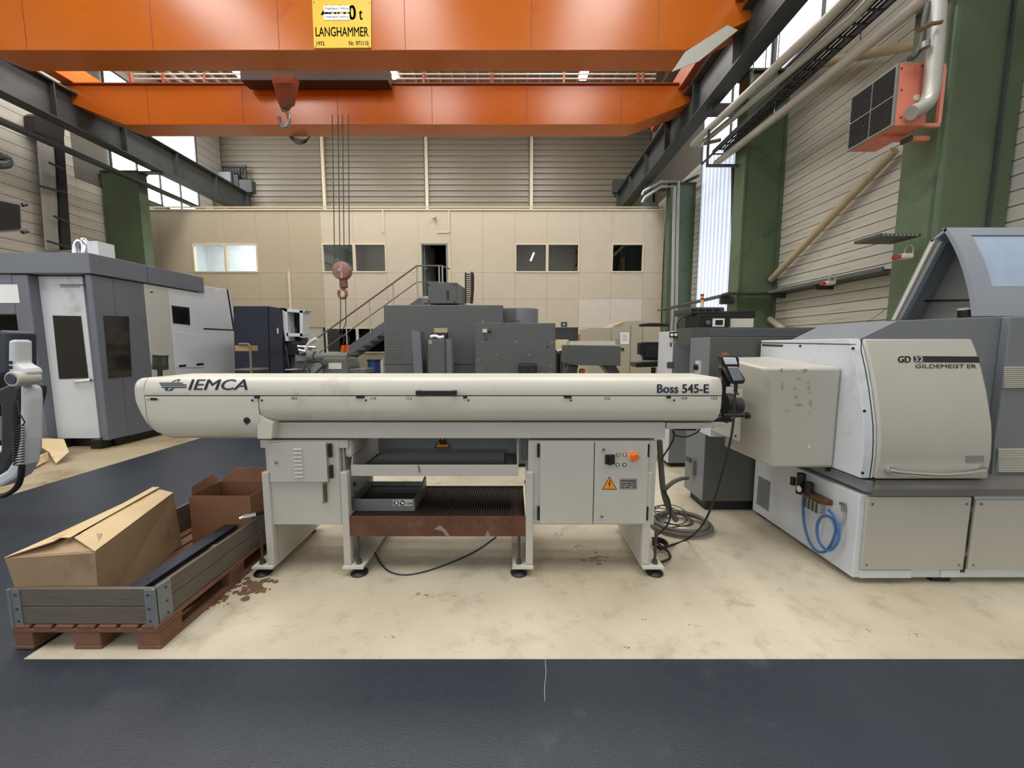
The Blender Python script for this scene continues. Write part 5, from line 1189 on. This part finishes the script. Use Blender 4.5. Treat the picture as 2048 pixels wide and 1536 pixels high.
# side wall towards the camera's right
def yo(px_): return S(px_, 700, XM).y
yw = yo(300)
B().box(XM-0.15, XM-0.002, YM+0.301, yw-0.008, zmb, zmt).build('side_panel', BGREY, ml)
ws = B().sx([(206, 631), (257, 633), (263, 752), (217, 757)], XM-0.001, 0.006).build('side_window', mat('dark_side_window', (40, 36, 32), 0.1), ml)
B().box(XM-0.15, XM+0.004, yw, yo(347)-0.005, zmb, zmt).build('column_cover', WGREY, ml, bevel=0.01)
w0, w1 = yo(347), yo(475)
wm_ = B().prism([(XM-1.6, w0, zmb), (XM-1.6, w0, 2.62), (XM+0.0, w0, 2.62), (XM, w0, zmb)], (0, 0.0, 0)) 
wp1 = [S(347, 572, XM), S(395, 579, XM), S(402, 572, XM), S(455, 579, XM), S(487, 751, XM)]
yb0, yb1 = S(487, 751, XM).y, 0
pl = [Vector((XM, w0, zmb)), Vector((XM, w0, zmt)), Vector((XM, 7.48, zmt)), S(402, 571, XM), S(460, 580, XM), S(486, 750, XM), Vector((XM, S(492, 790, XM).y, zmb))]
wh = B().prism(pl, (-1.5, 0, 0)).build('white_cover', LWHITE, ml, bevel=0.01)
B().sx([(343, 611), (378, 615), (380, 650), (346, 646)], XM+0.001, 0.006).build('window_frame', BLACK, wh)
B().sx([(346, 614), (375, 618), (377, 647), (349, 644)], XM+0.008, 0.004).build('window_glass', mat('dark_window2', (24, 24, 26), 0.15), wh)
B().sx([(348, 664), (405, 670), (408, 735), (352, 735)], XM+0.001, 0.006).build('service_panel', LWHITE, wh, bevel=0.003)
for (a, c) in ((358, 730), (393, 727)): B().sx([(a, c), (a+14, c-1), (a+14, c+3), (a, c+4)], XM+0.008, 0.004).build('black_slot', BLACK, wh)
B().sx([(453, 578), (456, 579), (469, 659), (466, 660)], XM+0.001, 0.004).build('edge_seam', BLACK, wh)
B().sx([(407, 656), (468, 659), (468, 661), (407, 658.5)], XM+0.001, 0.004).build('edge_seam', BLACK, wh)
B().sx([(300, 583), (306, 583), (306, 585), (300, 585)], XM+0.005, 0.004).build('small_slot', BLACK, ml)
B().box(-10.5, XM-0.1, YM+0.2, YM+3.6, 0.003, zmb-0.001).build('base', BLACK, ml)
for x in (XM-0.3, xdoor0): B().box(x, x+0.15, YM+0.02, YM+0.19, 0.003, zmb-0.001).build('machine_foot', BLACK, ml)
du = thing('silver_duct', 'crumpled silver duct on top of the big left machine', 'duct', W(165, 505, 6.3))
B().tube([Vector((W(152, 506, 6.2).x, 6.2, ztt)), W(155, 492, 6.2), W(164, 482, 6.2), W(172, 492, 6.2), Vector((W(168, 506, 6.2).x, 6.2, ztt))], 0.06, 10, 5).build('flexible_duct', FOIL, du, smooth=True); x0_, x1_, _, z1_ = RC(174, 482, 196, 506, 6.1); B().box(x0_, x1_, 6.1, 6.35, ztt+.001, z1_).build('vent_box', LWHITE, du)
# control arm in the left foreground
YA = 3.05
ca = thing('swivel_panel', 'white jointed control panel arm with spiral cable at the left edge', 'machine', W(30, 975, YA))
B().px([(-12, 664), (-2, 660), (14, 664), (16, 746), (0, 752), (-12, 748)], YA+0.02, 0.2).build('panel_back', mat('slate_plastic', (52, 56, 66), 0.4), ca, bevel=0.02)
B().px([(15, 680), (29, 679), (30, 727), (48, 737), (54, 748), (40, 753), (22, 749), (14, 741)], YA, 0.12).build('white_bracket', LWHITE, ca, bevel=0.02)
for (a, c) in ((17, 722), (17, 732)): fpx('black_button', BLACK, ca, rect(a, c, a+6, c+6), 0.006, YA-0.0005)
B().turn([(0, -0.05), (0.055, -0.05), (0.06, -0.045), (0.06, 0.1), (0, 0.1)], W(39, 757, YA), 'y', 28).build('joint', WGREY, ca, smooth=True); B().turn([(0, -0.058), (0.04, -0.058), (0.042, -0.0505)], W(39, 757, YA), 'y', 24).build('joint_cap', mat('slate_cap', (58, 66, 80), 0.4), ca)
B().px([(38, 768), (52, 778), (54, 800), (53, 880), (47, 930), (32, 956), (2, 974), (-20, 978), (-20, 960), (12, 940), (30, 912), (37, 880), (38, 820)], YA+0.03, 0.12).build('white_arm', LWHITE, ca, bevel=0.025)
B().px([(-10, 780), (24, 765), (38, 775), (38, 790), (30, 820), (28, 905), (10, 945), (-20, 955), (-20, 930), (0, 900), (0, 810), (-10, 800)], YA+0.06, 0.2).build('dark_arm', mat('slate_arm', (44, 48, 54), 0.45), ca, bevel=0.02)
cp_ = []
for i in range(150):
    t = i/149; a = t*15*2*math.pi; q = W(42 + 0*t + (7 if t < .5 else 7)*0, 850 + 78*t, YA-0.0); cp_.append(q + Vector((0.028*math.cos(a), -0.015+0.028*math.sin(a), 0)))
B().tube([W(36, 800, YA), W(38, 825, YA-.02), W(50, 845, YA-.02)] + cp_, 0.005, 6).build('spiral_cable', BLACK, ca, smooth=True)
B().tube([W(44, 930, YA), W(40, 960, YA), W(30, 978, YA), W(10, 990, YA), W(-15, 993, YA)], 0.02, 8, 5).build('corrugated_hose', BLACK, ca, smooth=True)
q = W(-120, 962, YA+.1); B().cyl(W(-10, 965, YA+.1), q, 0.05, 14).build('arm_base', WHITE, ca); B().cyl((q.x, q.y, 0.01), (q.x, q.y, q.z+.1), 0.08, 16).build('pedestal', BEAMD, ca)
# torn cardboard on the floor
cb = thing('cardboard_scrap', 'torn cardboard packaging lying under the left machine', 'cardboard', G(90, 920))
ZQ = 0.01
B().prism([G(30, 905, .1), G(50, 877, .18), G(128, 879, .2), G(138, 905, .12), G(112, 928, .02), G(98, 905, .12), G(80, 893, .15), G(60, 888, .16)], (0, 0, 0.01)).build('folded_sheet', CARDT, cb)
B().prism([G(50, 935, .03), G(58, 942, .02), G(98, 920, .03), G(96, 905, .12), G(80, 912, .1)], (0, 0, 0.01)).build('flap', CARDT, cb)
B().prism([G(-30, 900, .02), G(-30, 950, .02), G(10, 935, .02), G(20, 890, .1)], (0, 0, 0.02)).build('flap', CARDT, cb)

# ================================================================== NAVY MACHINE AND NEIGHBOURS
YN = 7.6
nm_ = thing('navy_machine', 'dark navy machine with an open white cabinet on its right side', 'machine', W(530, 760, YN) * 1)
nm_.location.z = 0; BASE[nm_] = Vector(nm_.location)
def gz(pts, Y, d, name, m, par, **k):     # outline whose lower points are taken down to the floor
    q = [W(a, c, Y) for a, c in pts]; 
    q = [Vector((p.x, p.y, 0.05)) if c >= 754 else p for p, (a, c) in zip(q, pts)]
    return B().prism(q, (0, d, 0)).build(name, m, par, **k)
gz([(466, 612), (535, 612), (535, 756), (466, 756)], YN, 1.2, 'main_body', NAVY, nm_, bevel=0.01)
gz([(536, 612), (560, 616), (566, 756), (536, 756)], YN+0.02, 1.0, 'corner_panel', NAVY, nm_, bevel=0.01)
B().rp(554, 656, 556.5, 667, YN+0.0, 0.019).build('door_handle', WHITE, nm_)
gz([(567, 690), (612, 742), (650, 756), (567, 756)], YN+0.3, 0.6, 'tray_section', DGREY, nm_)
B().tube([W(564, 684, YN+.1), W(567, 740, YN+.1), W(618, 737, YN+.1)], 0.02, 6).build('white_edge', WHITE, nm_)
wc = B().px([(560, 615), (610, 622), (606, 672), (600, 682), (570, 680), (566, 670)], YN+0.35, 0.04).build('cabinet_back', DARK, nm_)
for pts in ([(560, 615), (574, 617), (577, 682), (571, 682)], [(599, 621), (606, 621), (605, 675), (600, 675)], [(560, 615), (611, 621), (605, 626), (570, 623)], [(573, 666), (606, 667), (605, 673), (574, 673)]):
    B().px(pts, YN+0.1, 0.24).build('cabinet_frame', LWHITE, nm_)
B().rp(581, 655, 589, 666, YN+.2, 0.1).build('motor_part', STEEL, nm_)
B().px([(570, 684), (600, 684), (600, 700), (592, 712), (575, 712), (569, 700)], YN+0.15, 0.4).build('black_guard', BLACK, nm_, bevel=0.03)
B().rp(590, 718, 607, 735, YN+0.0, 0.3).build('swarf_tray', DGREY, nm_)
B().px([(590, 709), (606, 715), (606, 722), (591, 722)], YN-0.05, 0.2).build('chrome_cover', STEEL, nm_)
for (a, b_, c, d) in ((596, 693, 632, 695), (598, 700, 620, 705), (600, 706, 625, 700)): B().cyl(W(a, b_, YN-.1), W(c, d, YN-.1), 0.03, 12).build('spindle_rod', CHROME, nm_)
B().tube([W(612, 700, YN-.1), W(618, 688, YN-.1), W(628, 680, YN-.1), W(634, 678, YN-.1)], 0.04, 8, 4).build('coolant_arm', LWHITE, nm_)
B().tube([W(571, 690, YN), W(575, 712, YN), W(578, 735, YN)], 0.012, 6, 4).build('hanging_wire', BEAMD, nm_)
tc_ = thing('trolley', 'thin metal trolley frame with yellowish bin behind the white cover', 'trolley', W(490, 740, 6.9)); tc_.location.z = 0; BASE[tc_] = Vector(tc_.location)
B().tube([W(478, 688, 6.9), W(497, 688, 6.9), W(500, 692, 6.9), Vector((W(501, 750, 6.9).x, 6.9, 0.01))], 0.018, 6).build('frame', mat('olive_metal', (120, 118, 100), 0.5), tc_)
B().rp(470, 691, 497, 702, 6.92, 0.25).build('plastic_bin', mat('ochre_bin', (176, 146, 98), 0.6), tc_); B().rp(470, 738, 510, 741, 6.92, 0.4).build('shelf', MATS['olive_metal'], tc_)
# old grey machine
YO = 6.4
og = thing('old_lathe', 'old grey green machine with worn rounded casing and white plate', 'machine', W(675, 750, YO)); og.location.z = 0; BASE[og] = Vector(og.location)
cA, cB_ = W(632, 715, YO+.2), W(697, 715, YO+.2)
B().cyl(W(618, 714, YO+.2), W(631, 714, YO+.2), 0.1, 18).build('end_disc', OLIVEM, og, smooth=True)
B().cyl(cA, cB_, 0.085, 18).build('headstock', OLIVEM, og, smooth=True)
gz([(645, 716), (690, 716), (697, 735), (700, 756), (640, 756)], YO, 0.5, 'body', OLIVEM, og, bevel=0.02)
gz([(697, 738), (732, 738), (732, 746), (705, 752), (697, 756)], YO+0.02, 0.4, 'bed', OLIVEM, og, bevel=0.01)
fpx('white_plate', WHITE, og, rect(657, 726, 683, 738), 0.006, YO-0.0005)
B().turn([(0.05, -.03), (0.075, -.03), (0.075, 0.0), (0.05, 0)], W(700, 752, YO), 'y', 20).build('handwheel', BEAMD, og)
B().px([(610, 748), (640, 722), (646, 730), (622, 752)], YO-0.1, 0.12).build('lever_arm', GREYP, og)
B().tube([W(610, 744, YO-.15), W(608, 738, YO-.15), W(613, 735, YO-.15), W(620, 740, YO-.15), W(616, 747, YO-.15), W(610, 744, YO-.15)], 0.012, 6, 3).build('hose_loop', BLACK, og)
B().tube([W(624, 725, YO-.1), W(640, 722, YO-.1), W(650, 732, YO-.1)], 0.02, 6, 3).build('hose', BLACK, og)
# slings and orange magnets hanging off the hook
YS_ = 10.2
sl_ = thing('lifting_sling', 'thin steel sling hanging from the big hook', 'sling', W(690, 680, YS_))
B().tube([W(681, 597, YS_), W(681, 640, YS_), W(679, 660, YS_), W(677, 668, YS_), W(688, 676, YS_), W(686, 688, YS_)], 0.012, 6, 6).build('left_strand', BEAMD, sl_)
B().tube([W(691, 597, YS_), W(692, 635, YS_), W(690, 650, YS_), W(684, 662, YS_), W(684, 670, YS_), W(698, 675, YS_), W(695, 690, YS_)], 0.012, 6, 6).build('right_strand', BEAMD, sl_)
B().px([(683, 690), (689, 690), (686, 706), (680, 706)], YS_, 0.08).build('orange_clamp', EORANGE, sl_); B().px([(692, 690), (696, 690), (696, 708), (691, 700)], YS_+0.05, 0.08).build('orange_clamp', EORANGE, sl_)
# staircase to the upper door
YT = 13.6
ss = thing('staircase', 'grey steel staircase with handrail up to the open upper door', 'stairs', W(760, 690, YT)); ss.location.z = 0; BASE[ss] = Vector(ss.location)
pt, zt2 = W(838, 596, YT), 0
sl0 = W(838, 596, YT); slope = 0.7
xb_ = sl0.x - sl0.z/slope
for y in (YT, YT+1.1):
    B().prism([(sl0.x, y, sl0.z), (sl0.x+0.1, y, sl0.z), (sl0.x+.1, y, sl0.z-0.3), (sl0.x, y, sl0.z-0.35), (xb_+0.2, y, 0.003), (xb_-0.3, y, 0.003)], (0, 0.06, 0)).build('stringer', BGREY, ss)
ns = 17
for k in range(ns):
    z = sl0.z*(k+1)/(ns+1); x = xb_ + (sl0.x-xb_)*(k+0.6)/(ns+1)
    B().box(x, x+0.28, YT+0.061, YT+1.099, z-0.1, z-0.06).build('tread', BEAMD, ss)
B().box(sl0.x+0.101, sl0.x+1.45, YT, YP-0.05, sl0.z-0.16, sl0.z-0.01).build('platform', GREYP, ss)
for x in (sl0.x+0.3, sl0.x+1.3): B().box(x, x+0.1, YT+0.05, YT+0.15, 0.003, sl0.z-0.161).build('platform_leg', GREYP, ss)
rt0, rt1 = W(834, 532, YT), W(893, 532, YT)
hh = rt0.z - sl0.z
RAILM = mat('railing_steel', (120, 118, 112), 0.4, 0.4)
for f, r_ in ((1.0, 0.028), (0.5, 0.018)):
    B().tube([(xb_, YT-0.03, hh*f+.05), (rt0.x, YT-0.03, sl0.z + hh*f), (rt1.x-.15, YT-0.03, sl0.z + hh*f), (rt1.x+0.02, YT+0.5, sl0.z + hh*f)], r_, 8).build('handrail', RAILM, ss)
for k in range(6):
    t = k/5; x = xb_ + 0.3 + (rt0.x-xb_-0.3)*t; zb = sl0.z*(x-xb_)/(sl0.x-xb_)
    B().cyl((x, YT-0.03, zb), (x, YT-0.03, zb+hh), 0.022, 8).build('rail_post', WGREY, ss)
for x in (rt1.x-.25, rt1.x-.14): B().cyl((x, YT-0.03, sl0.z-.1), (x, YT-0.03, sl0.z+hh), 0.025, 8).build('rail_post', WGREY, ss)
# waste bin
wb_ = thing('waste_bin', 'round bin with a blue bag left of the large grey machine', 'bin', W(748, 750, 7.0)); wb_.location.z = 0; BASE[wb_] = Vector(wb_.location)
c = W(748, 722, 7.0); B().cyl((c.x, 7.0, 0.01), (c.x, 7.0, c.z), 0.1, 20, 0.115).build('blue_bag', BLUEBAG, wb_, smooth=True); B().turn([(0.11, 0), (0.125, 0), (0.125, 0.03), (0.11, 0.03)], (c.x, 7.0, c.z), 'z', 20).build('bin_rim', BLACK, wb_)
t = tag(B().rp(762, 720, 766.5, 756, 6.6, 0.05).build('floor_post', WGREY), 'short pale post between the blue bag bin and grey machine', 'post')
# ================================================================== CENTRAL GREY MACHINE
YV, YV2 = 4.75, 5.5
cg = thing('grinding_machine', 'large plain grey machine housing in the middle behind the feeder', 'machine', (0, 5.2, 0))
gz([(767, 610), (1006, 610), (1006, 756), (767, 756)], YV2, 1.6, 'main_housing', DGREY, cg, bevel=0.01)
mh = cg.children[0]
for (a, e) in ((768, 829), (906, 950)): B().rp(a, 728, e, 729, YV2-0.004, 0.0038).build('panel_seam', BLACK, mh)
for k, w in enumerate((22, 14, 30, 34, 30, 32, 33, 26, 30)): B().rp(774, 668+k*6.2, 774+w, 669.6+k*6.2, YV2-0.002, 0.0018).build('engraved_line', OGREY, mh)
c = W(1041, 620, 6.4); B().cyl((c.x, 6.4, 0.05), (c.x, 6.4, ZZ(616, 6.4-.28)), 0.29, 40).build('curved_drum', GREYP, cg, smooth=True)
B().box(XX(1007, 6.3), c.x, 6.12, 6.6, 0.05, ZZ(616, 6.12)-.003).build('drum_joint', DGREY, cg)
fb = gz([(950, 646), (1111, 646), (1111, 756), (950, 756)], YV, 0.7, 'front_box', DGREY, cg, bevel=0.005)
for (a, c_) in ((965, 684), (1031, 684), (1104, 684.5), (994, 710), (1059, 710), (957, 720), (961, 737), (965, 743), (1102, 733), (1085, 746), (1102, 745), (966, 643.5)): disc('dome_screw', STEEL, fb, a, c_, 0.011, YV, 0.006)
for (a, c_) in ((972, 678), (1095, 694)): disc('round_hole', BLACK, fb, a, c_, 0.014, YV, 0.002)
fpx('white_box', WHITE, fb, rect(965, 658, 974, 665), 0.03, YV-0.0005); B().cyl(W(977, 661, YV-.02), W(982, 665, YV-.02), 0.014, 10).build('black_switch', BLACK, fb)
B().tube([W(1023, 645, YV+.1), W(1024, 641.5, YV+.1), W(1038, 641.5, YV+.1), W(1039, 645, YV+.1)], 0.006, 6).build('lift_handle', BLACK, fb)
mo = B().rp(1038, 728, 1074, 756, 4.5, 0.245).build('motor_box', BLACK, cg, bevel=0.02)
for (a, c_) in ((1047, 740), (1065, 740)): disc('motor_screw', STEEL, mo, a, c_, 0.006, 4.5)
B().rp(855, 565, 913, 608, YV2+0.3, 0.02).box(*[0]*6) if False else None
tb_ = B().rp(856, 565, 914, 607, YV2+0.25, 0.9).build('top_unit', DGREY, cg, bevel=0.006)
B().rp(893, 581, 898, 600, YV2+0.246, 0.0038).build('black_slot', BLACK, tb_)
for (a, c_) in ((858, 570), (909, 570), (858, 603), (909, 603)): disc('screw', BLACK, tb_, a, c_, 0.012, YV2+.25)
B().prism([W(914.5, 566, YV2+.26), W(930, 577, YV2+.8), W(930, 607, YV2+.8), W(914.5, 606, YV2+.26)], (0.0, 0.03, 0)).build('unit_side', GREYP, tb_)
ec = thing('energy_chain', 'brown black energy chain loop standing on top of the central machine', 'chain', W(937, 608, YV2+.9))
for s_ in (0, 1):
    for k in range(15):
        a0 = 545 + k*4.1
        B().rp(929.5+s_*12.0, a0, 932+s_*12.0, a0+3.6, YV2+.85, 0.06).build('chain_side', mat('chain_black', (38, 30, 28), 0.5), ec)
for k in range(14): B().rp(932.2, 547+k*4.3, 941.3, 549+k*4.3, YV2+.86, 0.04).build('chain_link', mat('chain_brown', (92, 70, 60), 0.5), ec)
B().tube([W(942, 546, YV2+1), W(945, 550, YV2+1), W(945, 580, YV2+1), W(943, 607, YV2+1)], 0.025, 6, 4).build('chain_loop', MATS['chain_black'], ec)
ch_ = gz([(823, 661), (840, 663), (853, 756), (835, 756)], 5.0, 0.25, 'swarf_chute', BGREY, None); tag(ch_, 'narrow slanting grey chute in front of the central machine', 'chute')
sc_ = thing('small_cabinet', 'small grey cabinet in front of the central machine with tools on top', 'cabinet', W(880, 750, 4.9)); sc_.location.z = 0; BASE[sc_] = Vector(sc_.location)
gz([(854, 678), (889, 678), (889, 756), (854, 756)], 4.9, 0.4, 'body', DGREY, sc_, bevel=0.004)
c = W(895, 678, 5.05); B().cyl((c.x, 5.05, 0.05), (c.x, 5.05, c.z), 0.075, 24).build('rounded_corner', GREYP, sc_, smooth=True)
fpx('white_sticker', PLATE, sc_, rect(857, 681, 864, 688), 0.002, 4.8995); B().rp(853, 678, 854.5, 756, 4.89, 0.02).build('black_seal', BLACK, sc_)
tl = thing('tool_box', 'black clamp with white cloth and brass plate on the small grey cabinet', 'tool', W(880, 677, 5.0)); 
B().rp(863, 665, 894, 677.5, 5.0, 0.12).build('black_block', BLACK, tl, bevel=0.01); B().rp(868, 656, 895, 665, 5.02, 0.05).build('brass_plate', mat('pale_brass', (168, 156, 128), 0.4, 0.3), tl)
B().tube([W(861, 674, 4.97), W(870, 672, 4.97), W(880, 675, 4.97), W(888, 673, 4.97)], 0.02, 8, 4).build('white_cloth', WHITELET, tl)
# right of centre: hopper, cream box, beige machine, monitor
hp_ = thing('hopper', 'grey sloping hopper tray on splayed legs right of the central machine', 'hopper', W(1185, 750, 5.9)); hp_.location.z = 0; BASE[hp_] = Vector(hp_.location)
B().px([(1136, 690), (1242, 692), (1241, 732), (1145, 730), (1133, 726)], 5.9, 0.7).build('tray_body', DGREY, hp_, bevel=0.006)
B().rp(1140, 682, 1230, 690, 6.0, 0.4).build('white_lid', WHITE, hp_)
for pts in ([(1139, 732), (1158, 732), (1146, 756), (1125, 756)], [(1205, 732), (1232, 732), (1246, 756), (1226, 756)]):
    q = [W(a, c_, 5.95) for a, c_ in pts]; B().prism(q, (0, 0.3, 0)).build('splayed_leg', BEAMD, hp_)
    k0, k1 = q[3], q[2]; B().prism([k0, k1, Vector((k1.x, k1.y, 0.01)), Vector((k0.x, k0.y, 0.01))], (0, 0.3, 0)).build('lower_leg', BEAMD, hp_)
B().rp(1160, 738, 1170, 756, 5.97, 0.1).build('orange_part', mat('rust_orange', (166, 92, 54), 0.5), hp_)
c_ = thing('cream_box', 'small cream box on a dark stand beside the central machine', 'box', W(1124, 750, 6.9)); c_.location.z = 0; BASE[c_] = Vector(c_.location)
B().rp(1112, 679, 1137, 700, 6.9, 0.3).build('lid_box', mat('cream_plastic', (226, 212, 178), 0.5), c_); gz([(1113, 701), (1132, 701), (1132, 756), (1113, 756)], 6.92, 0.2, 'dark_stand', BLACK, c_)
B().tube([W(1115, 704, 6.8), W(1121, 702, 6.8), W(1125, 708, 6.8), W(1125, 756, 6.8), Vector((W(1125, 756, 6.8).x, 6.8, 0.03))], 0.04, 10, 4).build('silver_pipe', STEEL, c_, smooth=True)
YE = 8.6
be = thing('beige_machine', 'beige machine enclosure with a white notice near the partition wall', 'machine', W(1260, 750, YE)); be.location.z = 0; BASE[be] = Vector(be.location)
BM = mat('beige_machine_paint', (168, 160, 142), 0.5, bump=0.1)
gz([(1179, 655), (1224, 655), (1224, 756), (1179, 756)], YE, 1.2, 'left_section', BM, be, bevel=0.01)
mb_ = gz([(1225, 654), (1250, 642), (1272, 641), (1322, 642), (1322, 756), (1225, 756)], YE-0.1, 1.3, 'main_section', BM, be, bevel=0.01)
B().rp(1260, 650, 1261, 756, YE-.104, 0.0038).build('panel_seam', OGREY, mb_); nt_ = fpx('white_notice', WHITELET, mb_, rect(1241, 665, 1258, 688), 0.006, YE-.1005)
for k in range(5): B().rp(1244, 669+k*3, 1255, 670+k*3, YE-.109, 0.002).build('notice_line', PLATE, nt_)
fpx('tan_patch', mat('tan_patch', (170, 132, 92), 0.6), mb_, [(1224, 653), (1248, 643), (1246, 651), (1240, 654)], 0.003, YE-.1005)
fpx('black_knob', BLACK, mb_, rect(1243, 696, 1248, 701), 0.03, YE-.1005); fpx('grey_plate', PLATE, mb_, rect(1233, 677, 1240, 688), 0.004, YE-.1005)
mn = thing('monitor_stand', 'black monitor hanging in a frame on a post near the beige machine', 'monitor', W(1305, 750, 5.9)); mn.location.z = 0; BASE[mn] = Vector(mn.location)
B().px([(1281, 648), (1300, 646), (1320, 646), (1338, 649), (1338, 653), (1281, 653)], 5.9, 0.08).build('top_bar', BLACK, mn, bevel=0.006)
B().cyl(W(1285, 653, 5.93), W(1285, 725, 5.93), 0.008, 8).build('frame_rod', STEEL, mn); B().cyl(W(1333, 653, 5.93), W(1333, 660, 5.93), 0.008, 8).build('frame_rod', STEEL, mn)
B().px([(1279, 686), (1287, 684), (1330, 684), (1330, 721), (1290, 721), (1286, 710), (1279, 709)], 5.88, 0.12).build('screen_housing', BLACK, mn, bevel=0.01); B().rp(1292, 690, 1325, 715, 5.872, 0.0075).build('screen', mat('matt_screen', (40, 44, 48), 0.3), mn)
B().px([(1271, 726), (1330, 723), (1330, 733), (1274, 735)], 5.8, 0.3).build('keyboard_shelf', BLACK, mn, bevel=0.006)
c = W(1307, 735, 5.95); B().cyl((c.x, 5.95, 0.03), (c.x, 5.95, c.z), 0.035, 12).build('post', BLACK, mn); B().cyl((c.x, 5.95, 0.003), (c.x, 5.95, 0.029), 0.2, 20).build('foot', BLACK, mn)
# ================================================================== LEFT WALL FITTINGS
XW = XL + 0.06
lt_ = thing('cable_duct', 'dark cable duct descending the left wall beside pale cable runs', 'duct', S(120, 400, XW+.3))
def L(a, c, X=XW+0.3): return S(a, c, X)
dk = B().prism([L(68, 232), L(76, 228), L(130, 252), L(128, 275), L(143, 500), L(124, 500), L(113, 285), L(70, 262)], (-0.29, 0, 0)).build('dark_duct', BLACK, lt_)
for k in range(7):
    a = 77 + k*4.6; B().tube([L(a-2, 262+k*2, XW+.2), L(a+16, 500, XW+.2)], 0.035, 6).build('pale_conduit', mat('pale_conduit', (168, 166, 160), 0.5), lt_)
for (a, c, e) in ((98, 325, 128), (80, 372, 133), (108, 432, 138), (95, 482, 142)): B().tube([L(a, c, XW+.42), L(e, c+14, XW+.42)], 0.035, 6).build('cross_bar', BEAMD, lt_)
lh = thing('fan_heater', 'dark grey fan heater unit high on the left wall', 'heater', S(20, 465, -11.5))
B().prism([S(-60, 385, -12.2), S(42, 407, -12.2), S(44, 462, -12.2), S(-60, 470, -12.2)], (-1.2, 0, 0)).build('casing', GREYP, lh)
B().prism([S(-55, 391, -12.18), S(38, 410, -12.18), S(40, 457, -12.18), S(-55, 463, -12.18)], (0.02, 0, 0)).build('black_grille', BLACK, lh); B().cyl(S(44, 410, -12.3), S(52, 408, -12.3), 0.05, 10).build('bracket_knob', BEAMD, lh); B().cyl(S(44, 464, -12.3), S(54, 462, -12.3), 0.05, 10).build('bracket_knob', BEAMD, lh)
B().box(XL+0.04, -13.41, S(20, 465, -13).y-.1, S(20, 465, -13).y, 4.4, 4.5).build('wall_arm', BEAMD, lh)
dp = tag(B().tube([S(-5, 310, -12.5), S(14, 318, -12.5), S(12, 328, -12.5), S(-5, 330, -12.5)], 0.1, 8, 3).build('pipe_stub', BEAMD), 'dark rusty pipe stub at the upper left picture edge', 'pipe')
# wall box with ladder by the far left corner
fb_ = thing('wall_box', 'grey switch box with cables beside a ladder on the far wall', 'box', W(455, 380, 18.6))
B().rp(437, 343, 462, 392, 18.8, 0.5).build('casing', GREYP, fb_, bevel=.02); B().rp(463, 347, 478, 402, 18.9, 0.3).build('cable_bundle', BLACK, fb_, bevel=.05)
ld = thing('wall_ladder', 'dark caged ladder against the far wall near the left corner', 'ladder', W(480, 410, 19.4))
for a in (480, 491): B().rp(a, 332, a+2.2, 418, 19.3, 0.08).build('stile', BEAMD, ld)
for k in range(14): B().rp(482.4, 337+k*6, 490.8, 338.6+k*6, 19.32, 0.04).build('rung', BEAMD, ld)
B().rp(442, 330, 491, 334, 19.2, 0.1).build('top_rail', BEAMD, ld)
for k in range(8): B().rp(444+k*5.5, 334.2, 446+k*5.5, 346, 19.25, 0.04).build('cage_bar', BEAMD, ld)
sp_ = thing('wall_spot', 'little white lamp on the top of the beige partition', 'lamp', W(868, 432, YP-.1)); B().turn([(0, -.03), (.06, -.03), (.08, .06), (0, .06)], W(868, 433, YP-.1), 'y', 14).build('lamp_head', WHITE, sp_)
tag(B().box(xc(1157), xc(1220), YP+.3, YP+.7, ZT+.002, ZT+.13).build('orange_crate', REDP), 'long orange red crate on top of the partition roof', 'crate')
tag(B().px([(1281, 420), (1292, 403), (1316, 406), (1320, 420)], YP+0.5, 0.6).build('grey_vent', GREYP), 'grey vent hood on the partition roof by the right column', 'vent')
